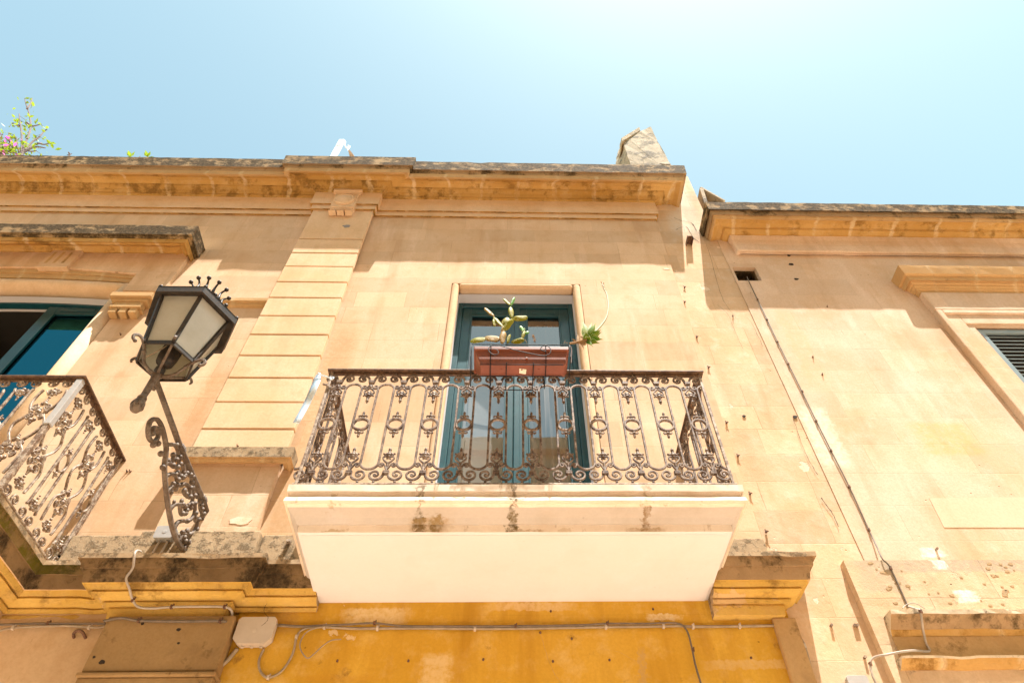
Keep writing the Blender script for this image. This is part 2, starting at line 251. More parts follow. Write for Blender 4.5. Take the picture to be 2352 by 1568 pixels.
mt['cactusold'] = plain('old yellow cactus pad', (0.45, 0.25, 0.015), (0.30, 0.20, 0.02), 0.5, 16, spec=0.25, trans=(0.38, 0.24, 0.03))
mt['cactusnew'] = plain('young green pad', (0.16, 0.42, 0.07), (0.22, 0.48, 0.10), 0.4, 16, trans=(0.2, 0.5, 0.08))
mt['spine'] = plain('pale areole', (0.75, 0.70, 0.45), None, 0.7, 30)
mt['aloe'] = plain('aloe leaf', (0.07, 0.18, 0.015), (0.26, 0.27, 0.03), 0.6, 12, spec=0.1)
mt['dry'] = plain('dry straw leaf', (0.50, 0.31, 0.14), (0.38, 0.22, 0.10), 0.8, 20, trans=(0.35, 0.22, 0.12))
mt['stalkg'] = plain('grey green stalk', (0.28, 0.30, 0.12), (0.36, 0.34, 0.18), 0.6, 20)
mt['cable'] = plain('grey brown cable', (0.24, 0.18, 0.12), (0.33, 0.26, 0.18), 0.6, 20)
mt['cabledark'] = plain('dark cable', (0.11, 0.085, 0.06), (0.18, 0.13, 0.09), 0.6, 20)
mt['cablewhite'] = plain('pale grey cable', (0.40, 0.34, 0.28), (0.31, 0.26, 0.21), 0.5, 20)
mt['boxpvc'] = plain('beige junction box plastic', (0.52, 0.44, 0.36), (0.46, 0.385, 0.31), 0.55, 10)
mt['boxgrey'] = plain('grey junction box plastic', (0.42, 0.41, 0.40), (0.36, 0.35, 0.34), 0.5, 10)
mt['rust'] = metal('rusty hook', (0.10, 0.05, 0.03), (0.18, 0.09, 0.05), (0.06, 0.03, 0.02), 60, 0.8, 0.1)
mt['hole'] = plain('drilled hole', (0.03, 0.018, 0.01), None, 0.95, 30)
mt['foil'] = plain('iridescent foil ribbon', (0.60, 0.74, 0.84), (0.80, 0.86, 0.92), 0.22, 60, 0.55)
mt['white'] = plain('white painted metal', (0.82, 0.82, 0.80), None, 0.4, 10)
mt['stem'] = plain('grey brown stem', (0.16, 0.11, 0.10), None, 0.8, 30)
mt['leafy'] = plain('bright leaf', (0.10, 0.22, 0.012), (0.28, 0.30, 0.02), 0.5, 30, trans=(0.30, 0.40, 0.02))
mt['petal'] = plain('magenta bract', (0.50, 0.05, 0.38), (0.62, 0.10, 0.45), 0.6, 30, trans=(0.8, 0.15, 0.6))
mt['cement'] = plain('grey cement blob', (0.30, 0.26, 0.24), None, 0.9, 30, bump=0.3)
mt['label'] = plain('peeling paper label', (0.70, 0.62, 0.48), (0.62, 0.54, 0.40), 0.7, 40)
mt['labelink'] = plain('label ink', (0.32, 0.25, 0.18), None, 0.7, 40)
mt['pave'] = stone('pale street paving', (0.78, 0.63, 0.49), (0.72, 0.57, 0.43), None, bump=0.4, streak=0)
mt['opp'] = stone('opposite facade limestone', (0.68, 0.53, 0.37), (0.62, 0.47, 0.32), None, joints=0.3, bump=0.2)

# ------------------------------------------------------------------ mesh helpers
def sh(v): return Vector((v[0], v[1], v[2]+K*v[0]))
def link(name, bm, mats, parent=None, smooth=False, loc=None, bevel=0, seg=2, kind=None, recalc=True):
    if recalc: bmesh.ops.recalc_face_normals(bm, faces=bm.faces)
    for v in bm.verts: v.co.z += K*v.co.x
    me = bpy.data.meshes.new(name); bm.to_mesh(me); bm.free()
    o = bpy.data.objects.new(name, me); C.objects.link(o)
    for m in (mats if isinstance(mats, (list, tuple)) else [mats]): me.materials.append(mt[m] if isinstance(m, str) else m)
    if smooth:
        me.polygons.foreach_set('use_smooth', [True]*len(me.polygons))
    if loc is not None: o.location = sh(loc)
    if parent is not None: o.parent = parent
    if bevel:
        b = o.modifiers.new('bevel', 'BEVEL'); b.width = bevel; b.segments = seg; b.limit_method = 'ANGLE'; b.angle_limit = R(35)
    if kind: o['kind'] = kind
    return o
def tag(o, label=None, cat=None, group=None, kind=None):
    if label: o['label'] = label
    if cat: o['category'] = cat
    if group: o['group'] = group
    if kind: o['kind'] = kind
    return o
def thing(name, label, cat, loc=(0, 0, 0), group=None):
    o = bpy.data.objects.new(name, None); C.objects.link(o); o.location = sh(loc); o.empty_display_size = 0.1
    return tag(o, label, cat, group)
def BM(): return bmesh.new()
def face(bm, vs, mi=0):
    try:
        f = bm.faces.new(vs); f.material_index = mi; return f
    except ValueError: return None
def box(bm, x0, x1, y0, y1, z0, z1, mi=0, rot=None, at_=None):
    co = [Vector((x, y, z)) for x in (x0, x1) for y in (y0, y1) for z in (z0, z1)]
    if rot is not None: co = [rot @ c for c in co]
    if at_ is not None: co = [c+Vector(at_) for c in co]
    v = [bm.verts.new(c) for c in co]
    for q in ((0, 1, 3, 2), (4, 6, 7, 5), (0, 4, 5, 1), (2, 3, 7, 6), (0, 2, 6, 4), (1, 5, 7, 3)): face(bm, [v[i] for i in q], mi)
def wob(p, s, a):
    return noise.noise(Vector(p)*s)*a
def sweep(bm, path, prof, mis, step=0.09, rough=0.003, chip=0.0, seed=0.0):
    """path: plan points (x, y); prof: (d, z) from top to bottom; mis: material per profile segment"""
    n = len(path); nor = []
    for i in range(n):
        acc = Vector((0, 0))
        for a, b in ((i-1, i), (i, i+1)):
            if a < 0 or b >= n: continue
            t = Vector(path[b])-Vector(path[a]); t.normalize(); nn = Vector((t.y, -t.x))
            if acc.dot(nn) < 0.9: acc += nn
        nor.append(acc)
    rows = []
    for i in range(n):
        rows.append((Vector(path[i]), nor[i]))
    full = []
    for i in range(n-1):
        a, b = rows[i], rows[i+1]; L = (b[0]-a[0]).length; k = max(1, int(L/step))
        for j in range(k):
            t = j/k; full.append((a, b, t))
    full.append((rows[-2], rows[-1], 1.0))
    grid = []
    for a, b, t in full:
        row = []
        for pi, (d, z) in enumerate(prof):
            A = a[0]+a[1]*d; B = b[0]+b[1]*d; p = A.lerp(B, t)
            edge = t in (0.0, 1.0)
            w1 = 0 if edge else wob((p.x+seed, p.y, z), 9.0, rough)+wob((p.x+seed, p.y, z), 31.0, rough*0.6)
            dz = 0 if edge else wob((p.x-seed, p.y+5, z), 11.0, rough*0.7)
            if chip and not edge:
                c = noise.noise(Vector((p.x*3.7+seed, z*5, 2.0)))
                if c > 0.33: w1 -= (c-0.33)*chip; dz -= (c-0.33)*chip*0.25
            nn = (a[1] if t < 0.5 else b[1])
            row.append(bm.verts.new((p.x+nn.x*w1, p.y+nn.y*w1, z+dz)))
        grid.append(row)
    for i in range(len(grid)-1):
        for j in range(len(prof)-1):
            face(bm, (grid[i][j], grid[i+1][j], grid[i+1][j+1], grid[i][j+1]), mis[j] if isinstance(mis, (list, tuple)) else mis)
    face(bm, grid[0], mis[0] if isinstance(mis, (list, tuple)) else mis); face(bm, list(reversed(grid[-1])), mis[0] if isinstance(mis, (list, tuple)) else mis)
def profat(x, pts):
    """pts (image y at reference column x, projection) -> (projection, level z)"""
    return [(d, at(x, y, -d)[1]) for y, d in pts]
def wallgrid(bm, x0, x1, z0, z1, y0, y1, holes, mi=0, mback=None):
    xs = sorted({x0, x1, *[h[0] for h in holes], *[h[1] for h in holes]}); zs = sorted({z0, z1, *[h[2] for h in holes], *[h[3] for h in holes]})
    xs = [x for x in xs if x0 <= x <= x1]; zs = [z for z in zs if z0 <= z <= z1]
    solid = {}
    for i in range(len(xs)-1):
        for j in range(len(zs)-1):
            cx, cz = (xs[i]+xs[i+1])/2, (zs[j]+zs[j+1])/2
            solid[i, j] = not any(h[0] < cx < h[1] and h[2] < cz < h[3] for h in holes)
    vf = {}; vb = {}
    def V(d, i, j, y):
        if (i, j) not in d: d[i, j] = bm.verts.new((xs[i], y, zs[j]))
        return d[i, j]
    for (i, j), s in solid.items():
        if not s: continue
        F = [V(vf, *q, y0) for q in ((i, j), (i+1, j), (i+1, j+1), (i, j+1))]; B = [V(vb, *q, y1) for q in ((i, j), (i+1, j), (i+1, j+1), (i, j+1))]
        face(bm, F, mi); face(bm, list(reversed(B)), mi)
        for (di, dj), (a, b) in (((0, -1), (0, 1)), ((1, 0), (1, 2)), ((0, 1), (2, 3)), ((-1, 0), (3, 0))):
            if not solid.get((i+di, j+dj), False): face(bm, (F[a], B[a], B[b], F[b]), mi)
def tube(bm, pts, r, seg=8, mi=0, cap=True):
    pts = [Vector(p) for p in pts]; n = len(pts); rs = r if isinstance(r, (list, tuple)) else [r]*n
    rings = []; up = None
    for i in range(n):
        t = (pts[min(i+1, n-1)]-pts[max(i-1, 0)])
        if t.length < 1e-7: t = Vector((0, 0, 1))
        t.normalize()
        if up is None: up = t.orthogonal().normalized()
        up = (up-t*up.dot(t)); up = up.normalized() if up.length > 1e-6 else t.orthogonal().normalized()
        s = t.cross(up)
        rings.append([bm.verts.new(pts[i]+(up*math.cos(a)+s*math.sin(a))*rs[i]) for a in [2*math.pi*k/seg for k in range(seg)]])
    for i in range(n-1):
        for k in range(seg):
            face(bm, (rings[i][k], rings[i][(k+1) % seg], rings[i+1][(k+1) % seg], rings[i+1][k]), mi)
    if cap: face(bm, rings[0], mi); face(bm, rings[-1], mi)
def smoothpts(pts, k=4):
    pts = [Vector(p) for p in pts]; out = []
    for i in range(len(pts)-1):
        p0, p1, p2, p3 = pts[max(i-1, 0)], pts[i], pts[i+1], pts[min(i+2, len(pts)-1)]
        for j in range(k):
            t = j/k
            out.append(0.5*((2*p1)+(p2-p0)*t+(2*p0-5*p1+4*p2-p3)*t*t+(3*p1-p0-3*p2+p3)*t**3))
    out.append(pts[-1]); return out
def bar(bm, pts, normal, w, t, mi=0, taper=None, chamfer=0.35):
    """flat bar swept along a curve lying in a plane: w in plane, t across it (8-sided chamfered section)"""
    pts = [Vector(p) for p in pts]; n = len(pts); nv = Vector(normal).normalized(); rings = []
    for i in range(n):
        tg = pts[min(i+1, n-1)]-pts[max(i-1, 0)]
        if tg.length < 1e-7: tg = Vector((0, 0, 1))
        tg.normalize(); s = tg.cross(nv).normalized(); k = 1 if taper is None else taper[0]+(taper[1]-taper[0])*i/max(1, n-1)
        W, T = w*0.5*k, t*0.5*(0.5+0.5*k); c = chamfer*min(W, T)
        rings.append([bm.verts.new(pts[i]+s*a+nv*b) for a, b in ((W-c, T), (W, T-c), (W, c-T), (W-c, -T), (c-W, -T), (-W, c-T), (-W, T-c), (c-W, T))])
    for i in range(n-1):
        for k in range(8): face(bm, (rings[i][k], rings[i][(k+1) % 8], rings[i+1][(k+1) % 8], rings[i+1][k]), mi)
    face(bm, rings[0], mi); face(bm, rings[-1], mi)
def ball(bm, c, r, mi=0, sc=(1, 1, 1), u=8, v=6, rot=None):
    m = Matrix.Translation(Vector(c)) @ (rot.to_4x4() if rot is not None else Matrix()) @ Matrix.Diagonal((r*sc[0], r*sc[1], r*sc[2], 1))
    g = bmesh.ops.create_uvsphere(bm, u_segments=u, v_segments=v, radius=1, matrix=m)
    for vv in g['verts']:
        for f in vv.link_faces: f.material_index = mi; f.smooth = True
def lathe(bm, prof, c=(0, 0, 0), seg=16, mi=0, rot=None):
    rings = []
    for r, z in prof:
        rings.append([bm.verts.new(Vector(c)+((rot @ Vector((r*math.cos(2*math.pi*k/seg), r*math.sin(2*math.pi*k/seg), z))) if rot is not None else Vector((r*math.cos(2*math.pi*k/seg), r*math.sin(2*math.pi*k/seg), z)))) for k in range(seg)])
    for i in range(len(rings)-1):
        for k in range(seg): face(bm, (rings[i][k], rings[i][(k+1) % seg], rings[i+1][(k+1) % seg], rings[i+1][k]), mi)
    face(bm, rings[0], mi); face(bm, rings[-1], mi)
def slabpoly(bm, poly, y0, y1, mi=0):
    """extrude a closed polygon in the x-z plane from y0 to y1"""
    a = [bm.verts.new((x, y0, z)) for x, z in poly]; b = [bm.verts.new((x, y1, z)) for x, z in poly]; n = len(poly)
    face(bm, a, mi); face(bm, list(reversed(b)), mi)
    for i in range(n): face(bm, (a[i], b[i], b[(i+1) % n], a[(i+1) % n]), mi)
def blob(cx, cz, rx, rz, n=18, seed=0, j=0.35):
    return [(cx+rx*math.cos(a)*(1+j*noise.noise(Vector((math.cos(a)*1.3+seed, math.sin(a)*1.3, seed)))+j*0.5*noise.noise(Vector((math.cos(a)*4+seed, math.sin(a)*4, seed)))), cz+rz*math.sin(a)*(1+j*noise.noise(Vector((math.cos(a)*1.3, math.sin(a)*1.3+seed, seed+3))))) for a in [2*math.pi*k/n for k in range(n)]]
def spiral(c, r0, a0, turns, direction=1, r1=0.012, n=26):
    """points (u, v) from the outer end to the eye"""
    return [(c[0]+(r0+(r1-r0)*(i/n)**0.85)*math.cos(a0+direction*2*math.pi*turns*i/n), c[1]+(r0+(r1-r0)*(i/n)**0.85)*math.sin(a0+direction*2*math.pi*turns*i/n)) for i in range(n+1)]

# ================================================================== SETTING
bm = BM(); s = [bm.verts.new(c) for c in ((-60, -60, -0.004), (60, -60, -0.004), (60, 60, -0.004), (-60, 60, -0.004))]; face(bm, s)
link('ground', bm, 'pave', kind='structure')
bm = BM(); box(bm, -16, 16, -7.2, -7.0, 0, 0.12); box(bm, -14, 14, -0.55, -0.4, 0, 0.10)
link('kerb', bm, 'greyst', kind='structure', bevel=0.01)

# ================================================================== LEFT HOUSE
A = thing('stone_house', 'yellow limestone house with the iron balcony, teal doors, ribbed pilaster and dark heavy cornice', 'house', (-2.0, 0.0, 0.0))
AO = Vector(A.location)
def part(name, bm, mats, parent=A, **k):
    """part of a thing placed in world coordinates: keep the geometry, offset the origin by the parent"""
    o = link(name, bm, mats, None, **k); o.parent = parent
    o.matrix_parent_inverse = Matrix.Translation(-Vector(parent.matrix_world.translation if parent.parent is None else (0, 0, 0)))
    return o
bpy.context.view_layer.update()
XE = 1.772
bm = BM()
wallgrid(bm, -8.5, XE, 4.05, 9.42, 0.0, 0.32, [(-0.565, 0.755, 4.0, 7.505), (-6.15, -3.70, 4.0, 7.60)])
part('wall', bm, 'wall')
bm = BM(); wallgrid(bm, -1.56, XE, -0.3, 4.05, 0.0, 0.32, []); part('ground_floor_wall', bm, 'yellow')
bm = BM(); wallgrid(bm, -8.5, -2.26, -0.3, 4.05, 0.012, 0.32, []); part('ground_floor_wall', bm, 'beige')
bm = BM()   # roof slab and the rest of the body behind the facade
box(bm, -8.5, XE, 0.322, 6.0, 9.30, 9.42); box(bm, -8.5, -8.3, 0.322, 6.0, -0.3, 9.3); box(bm, -8.3, XE, 5.8, 6.0, -0.3, 9.3); box(bm, XE-0.2, XE, 0.322, 5.8, -0.3, 9.3)
part('roof', bm, 'opp')

# --- main cornice (breaks forward over the pilaster)
up = profat(1300, [(374.5, 0.30), (376, 0.385), (394, 0.375), (396.5, 0.357), (402, 0.345), (404, 0.338), (411, 0.332), (414.5, 0.300), (420, 0.25), (427, 0.205), (433, 0.175)])
up[0] = (0.0, up[1][1]+0.006); up[7] = (0.30, up[6][1]+0.02)
zc = up[-1][1]
up = [(-0.20, up[1][1]+0.012)]+up+[(0.02, zc-0.004)]
BL, BR = -2.36, -1.545
paths = [(-8.5, 0), (BL, 0), (BL, -0.052), (BR, -0.052), (BR, 0), (1.80, 0), (1.80, 0.25)]
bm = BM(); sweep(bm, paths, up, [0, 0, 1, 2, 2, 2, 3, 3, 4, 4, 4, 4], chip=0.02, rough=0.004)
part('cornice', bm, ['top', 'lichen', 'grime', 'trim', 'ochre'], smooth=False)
lo = profat(1300, [(435, 0.165), (439, 0.150), (447, 0.105), (455, 0.075), (457, 0.072), (460, 0.062), (463, 0.050), (488, 0.050), (491, 0.026), (500, 0.026), (503.5, 0.0)])
lo = [(-0.02, lo[0][1]+0.004)]+lo+[(-0.02, lo[-1][1]-0.004)]
PL, PR, PD = -2.295, -1.597, 0.080
path2 = [(-8.5, 0), (PL, 0), (PL, -PD), (PR, -PD), (PR, 0), (XE-0.015, 0), (XE-0.015, 0.1)]
bm = BM(); sweep(bm, path2, lo, [0, 0, 0, 0, 0, 0, 0, 1, 0, 1, 0, 1], rough=0.002, step=0.12)  # band undersides take the darker ochre: shade painted into their colour
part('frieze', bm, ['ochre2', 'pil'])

# --- console with the disc on top of the pilaster
cb = [at(758, 463, -0.13), at(828, 466, -0.13)]
zt, zb = at(795, 447, -0.14)[1], at(790, 479, -0.13)[1]
KC = -1.945; YF = -PD-0.033
bm = BM(); box(bm, KC-0.140, KC+0.140, YF-0.040, -0.02, zb, zt)
box(bm, KC-0.155, KC+0.155, YF-0.052, -0.02, zt+0.0002, zt+0.025); box(bm, KC-0.170, KC+0.170, YF-0.066, -0.02, zt+0.0252, zt+0.075)
box(bm, KC-0.132, KC+0.132, YF-0.028, -0.02, zb-0.03, zb-0.0002)
con = part('console', bm, 'pil', bevel=0.006)
bm = BM()
rz = (zb+zt)/2+0.0
rot = Matrix.Rotation(R(90), 3, 'X')
lathe(bm, [(0.118, 0.0), (0.118, 0.022), (0.105, 0.03), (0.095, 0.022), (0.05, 0.035), (0.004, 0.045)], (KC, YF-0.038, rz), 28, 0, rot)
link_ = part('disc', bm, 'pil', smooth=False)
for gx in (KC-0.134, KC-0.041, KC+0.052):
    bm = BM(); z0 = zb-0.095
    v = [bm.verts.new(c) for c in ((gx, YF-0.045, z0), (gx+0.082, YF-0.045, z0), (gx+0.082, -0.09, z0-0.01), (gx, -0.09, z0-0.01), (gx+0.008, YF-0.015, zb-0.031), (gx+0.074, YF-0.015, zb-0.031), (gx+0.074, -0.07, zb-0.031), (gx+0.008, -0.07, zb-0.031))]
    for q in ((0, 1, 2, 3), (4, 7, 6, 5), (0, 4, 5, 1), (1, 5, 6, 2), (2, 6, 7, 3), (3, 7, 4, 0)): face(bm, [v[i] for i in q])
    part('drop', bm, 'pil', bevel=0.003)

# --- pilaster: rusticated courses
gy = [503.5, 548, 580, 611, 647, 683, 725, 768, 816, 867, 923, 985, 1040]
zs = [at(690-(y-520)*0.25, y, -PD)[1] for y in gy]
zs[0] = lo[-2][1]+0.012
bm = BM(); box(bm, PL+0.018, PR-0.018, -PD+0.030, 0.02, zs[-1], zs[0]-0.004, 1)  # core behind the courses in darker ochre, painting shade into the grooves
for i in range(len(zs)-1):
    j = random.uniform(-0.002, 0.002)
    box(bm, PL, PR, -PD+j, -PD+0.05, zs[i+1]+(0.0 if i == len(zs)-2 else 0.010), zs[i]-(0.0 if i == 0 else 0.010))
part('pilaster', bm, ['pil', 'ochre2'], bevel=0.004)
bm = BM(); slabpoly(bm, blob(*at(797, 520, -PD), 0.055, 0.03, 14, 4, 0.9), -PD-0.006, -PD+0.01); part('cement_patch', bm, 'cement', bevel=0.003)
# cap of the pedestal, die and plinth
cp = profat(600, [(1040.5, 0.0), (1043, 0.055), (1066, 0.050), (1068, 0.036), (1073, 0.030), (1078, 0.022), (1082, -0.02)])
cp = [(-0.01, cp[1][1]+0.006)]+cp[1:]
bm = BM(); sweep(bm, [(PL-0.02, 0.0), (PL-0.02, -PD), (PR+0.02, -PD), (PR+0.02, 0.0)], cp, [0, 0, 1, 1, 1, 1], rough=0.003, chip=0.02)
part('pedestal_cap', bm, ['greyst', 'trim'])
zp = at(600, 1225, -0.07)[1]
bm = BM(); box(bm, PL+0.02, PR-0.02, -0.062, 0.02, zp, cp[-1][1]+0.01); part('pedestal', bm, 'wall')
bm = BM(); box(bm, PL-0.03, PR+0.035, -0.105, 0.02, 4.12, zp); part('plinth_block', bm, 'greyst', bevel=0.01)
bm = BM(); zq = at(400, 1231, -0.03)[1]; box(bm, -2.90, PL-0.031, -0.045, 0.01, 4.10, zq); part('base_course', bm, 'greyst', bevel=0.008)
bm = BM(); box(bm, PR+0.036, -1.13, -0.045, 0.01, 4.10, zq); part('base_course', bm, 'greyst', bevel=0.008)
bm = BM(); box(bm, 1.36, XE-0.01, -0.05, 0.01, 4.10, at(1730, 1235, -0.05)[1]); part('base_course', bm, 'greyst', bevel=0.008)

# --- string course at the first floor, running round the left balcony
sc = profat(400, [(1269, 0.27), (1279.5, 0.268), (1281, 0.25), (1302, 0.24), (1304, 0.225), (1336, 0.205), (1338, 0.192), (1351, 0.178), (1353, 0.150), (1357, 0.158), (1366, 0.140), (1377, 0.105), (1379, 0.086), (1382, 0.094), (1391, 0.088), (1393, 0.056), (1397, 0.060), (1419, 0.052)])
SHL = 0.07
sc = [(d-SHL, z) for d, z in sc]
sc = [(-0.12, sc[0][1]+0.004)]+sc+[(-0.10, sc[-1][1]-0.004)]
MI = [0, 0, 1, 1, 2, 2]+[3]*14
bm = BM(); zt_ = sc[1][1]
sweep(bm, [(-2.325, 0.0), (-2.325, -SHL), (-1.61, -SHL), (-1.61, 0), (-1.10, 0)], sc, MI, chip=0.03, rough=0.004)
part('string_course', bm, ['greyst', 'soot_and_shade', 'soot_and_shade', 'yelmould'])
bm = BM()
sweep(bm, [(1.30, -SHL), (1.755, -SHL), (1.755, 0.02)], sc, MI, chip=0.05, rough=0.005, seed=4)
part('string_course', bm, ['greyst', 'grime', 'grime', 'yelmould'])
bm = BM(); box(bm, 1.30, 1.775, -0.05, 0.3, 4.0, sc[1][1]-0.004); part('string_course_core', bm, 'greyst')
# pier below the left part of the course, with its own moulding, and the quoin strip on the right
bm = BM(); box(bm, -2.275, -1.545, -0.085, 0.02, at(400, 1540, -0.085)[1], sc[-1][1]+0.002)
box(bm, -2.285, -1.535, -0.105, 0.02, at(400, 1550, -0.105)[1], at(400, 1540, -0.105)[1]); box(bm, -2.275, -1.545, -0.09, 0.02, -0.3, at(400, 1550, -0.105)[1])
part('pier', bm, 'pier', bevel=0.008)
bm = BM(); box(bm, 1.66, XE+0.03, -0.03, 0.02, -0.3, sc[-1][1]+0.003); part('quoin_strip', bm, 'brownochre', bevel=0.01)

# --- centre balcony slab
CXL, CXR, CY_ = -1.12, 1.30, -0.69
sp = [(D-0.69, at(1200, y, -D)[1]) for y, D in [(1112, .855), (1127, .852), (1130, .828), (1140, .824), (1141.5, .848), (1148, .856), (1154, .846), (1157, .826), (1164, .812), (1172, .790), (1188, .742), (1203, .712), (1205, .694), (1221, .690)]]
ztop = sp[0][1]
sp = [(-0.3, ztop+0.002)]+sp+[(-0.03, 3.932)]
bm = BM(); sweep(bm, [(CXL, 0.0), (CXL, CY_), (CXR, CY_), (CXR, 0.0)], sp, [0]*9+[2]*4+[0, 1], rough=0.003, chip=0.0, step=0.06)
for v in bm.verts:
    if v.co.x < CXL: v.co.x = CXL+(v.co.x-CXL)*0.42
    if v.co.x > CXR: v.co.x = CXR+(v.co.x-CXR)*0.42
box(bm, CXL+0.02, CXR-0.02, CY_+0.02, 0.3, 3.931, ztop-0.004, 1)
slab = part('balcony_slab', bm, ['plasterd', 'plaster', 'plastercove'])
# --- left balcony slab (same course carried out over the street)
LX = -2.80
bx = [(d, z) for d, z in sc]
bm = BM(); sweep(bm, [(-8.3, -0.66), (LX-0.15, -0.66), (LX-0.15, 0.0), (-2.325, 0.0)], bx, [0, 0, 1, 1, 2, 2, 3]+[4]*13, chip=0.03, rough=0.005, seed=9)
box(bm, -8.3, LX-0.16, -0.65, 0.3, sc[-1][1]+0.006, sc[1][1]-0.004, 3)
part('balcony_slab', bm, ['greyst', 'moss', 'soot_and_shade', 'beige', 'yelmould'])

# ------------------------------------------------------------------ wrought iron
def zz(c): return at(1221, 832.6+0.1941*c, -0.815)[1]
Z0 = 4.150
def baluster_mesh(name, ux, nx, mat, kind=0):
    """one column of the railing in local coordinates; ux: direction along the rail, nx: normal"""
    U = Vector(ux); N = Vector(nx); Zv = Vector((0, 0, 1))
    bm = BM()
    def Q(pts): return [U*a+Zv*(b-Z0) for a, b in pts]
    hw, hp = 0.0535, 0.10625
    ztl, zbl = zz(268), zz(1262)
    for s_ in (-1, 1):
        top = [(s_*(hw+(hp-hw)*(1-math.cos(t))), ztl-0.050*(1-math.sin(t))) for t in [math.pi/2*i/6 for i in range(7)]]
        bot = [(s_*(hw+(hp-hw)*(1-math.cos(t))), zbl+0.050*(1-math.sin(t))) for t in [math.pi/2*i/6 for i in range(7)]]
        bar(bm, Q(list(reversed(top))+bot), N, 0.0135, 0.014)
        # top and bottom spirals springing from the collar
        for zc_, r, zcol, sg in ((zz(208), 0.041, zz(240), 1), (zz(1325), 0.047, zz(1300), -1)):
            cx = s_*0.0605
            sp_ = spiral((0, 0), r, math.pi, 1.5, -1, 0.006, 30)
            pts = [(cx+s_*a*1.0, zc_+sg*b) for a, b in sp_]
            pts = [(s_*0.012, zcol-sg*0.01)]+pts
            bar(bm, Q(pts), N, 0.0145, 0.015, taper=(1, 0.65))
            ball(bm, U*cx+Zv*(zc_-Z0), 0.0075, sc=(1, 1, 1))
            ball(bm, U*cx+Zv*(zc_+sg*(r+0.009)-Z0), 0.0085)
        # small side curls and heart
        for zcurl, zheart, sg in ((zz(300), zz(345), -1), (zz(1215), zz(1150), 1)):
            cx = s_*0.036
            sp_ = spiral((0, 0), 0.017, math.pi*0.9, 1.3, -1, 0.006, 16)
            bar(bm, Q([(s_*0.004, zcurl-sg*0.03)]+[(cx+s_*a, zcurl+sg*b) for a, b in sp_]), N, 0.009, 0.014, taper=(1, .8))
            h = [(0.003, -0.026), (0.018, -0.012), (0.031, 0.006), (0.030, 0.020), (0.020, 0.027), (0.009, 0.022), (0.006, 0.012), (0.013, 0.008)]
            bar(bm, [U*(s_*p.x)+Zv*(zheart+sg*p.y-Z0) for p in smoothpts([(a, b, 0) for a, b in h], 3)], N, 0.009, 0.014)
            # leaves above the heart
            rl = Matrix.Rotation(s_*sg*R(50), 3, N)
            ball(bm, U*(s_*0.018)+Zv*(zheart+sg*0.043-Z0), 0.017, sc=(abs(U.x)*1.1+abs(U.y)*0.45, abs(U.y)*1.1+abs(U.x)*0.45, 0.45), rot=rl, u=7, v=5)
            ball(bm, U*(s_*0.031)+Zv*(zheart+sg*0.046-Z0), 0.007)
    for zcol in (zz(240), zz(1300)):
        for dz in (-0.008, 0.004):
            box(bm, -0.0175, 0.0175, -0.012, 0.012, zcol+dz-0.004-Z0, zcol+dz+0.005-Z0, rot=Matrix(((U.x, N.x, 0), (U.y, N.y, 0), (0, 0, 1))))
    for za, zb_ in ((zz(252), zz(300)), (zz(1288), zz(1190))):
        tube(bm, [Zv*(za-Z0), Zv*((za+zb_)/2-Z0), Zv*(zb_-Z0)], [0.010, 0.0075, 0.010], 7)
    # hanging and standing drops
    for z1, z2 in ((zz(375), zz(485)), (zz(1118), zz(1012))):
        L = z2-z1
        for t, r in ((0.0, .014), (0.22, .016), (0.45, .011), (0.62, .009), (0.78, .011), (0.95, .006)):
            ball(bm, Zv*(z1+L*t-Z0), r, sc=(1, 1, 1.1))
    # ring with its two finials
    zr = zz(735); rr = 0.0475
    bar(bm, Q([(rr*math.cos(t), zr+rr*math.sin(t)) for t in [2*math.pi*i/24 for i in range(25)]]), N, 0.0145, 0.020)
    for sg in (1, -1):
        zb_ = zr+sg*(rr+0.008)
        for t, r in ((0.0, .009), (0.016, .012), (0.032, .008), (0.044, .009), (0.055, .005)): ball(bm, Zv*(zb_+sg*t-Z0), r)
        for s_ in (-1, 1):
            bar(bm, [U*(s_*a)+Zv*(zb_+sg*b-Z0) for a, b in ((0.0, 0.008), (0.010, 0.018), (0.020, 0.020), (0.026, 0.014), (0.024, 0.008))], N, 0.009, 0.013, taper=(1, .7))
    return bm
def meshobj(name, bm, mat):
    o = link(name, bm, mat); return o
def place(me_obj, name, parent, loc):
    o = me_obj.copy(); C.objects.link(o); o.name = name; o.parent = parent; o.location = sh(loc); return o
RY = -0.815; RXL, RXR = -1.165, 1.335
rail = bpy.data.objects.new('railing', None); C.objects.link(rail); rail.parent = A; rail.matrix_parent_inverse = Matrix.Translation(-AO)
b0 = meshobj('baluster', baluster_mesh('baluster', (1, 0, 0), (0, 1, 0), 'iron'), 'iron')
for i in range(12):
    x = -1.098+i*0.2123
    o = b0 if i == 0 else place(b0, 'baluster', rail, (x, RY, Z0))
    if i == 0: o.parent = rail; o.location = sh((x, RY, Z0))
    o.data = b0.data
b1 = meshobj('baluster', baluster_mesh('baluster', (0, 1, 0), (1, 0, 0), 'iron'), 'iron')
first = True
for xs_ in (RXL+0.004, RXR-0.004):
    for j in range(3):
        y = RY+0.135+j*0.235
        if first: o = b1; o.parent = rail; o.location = sh((xs_, y, Z0)); first = False
        else: place(b1, 'baluster', rail, (xs_, y, Z0))
bm = BM(); zt = 5.150
for (x0, x1, y0, y1) in ((RXL-0.03, RXR+0.03, RY-0.03, RY+0.03), (RXL-0.03, RXL+0.02, RY+0.0301, 0.0), (RXR-0.02, RXR+0.03, RY+0.0301, 0.0)):
    box(bm, x0, x1, y0, y1, zt-0.012, zt)
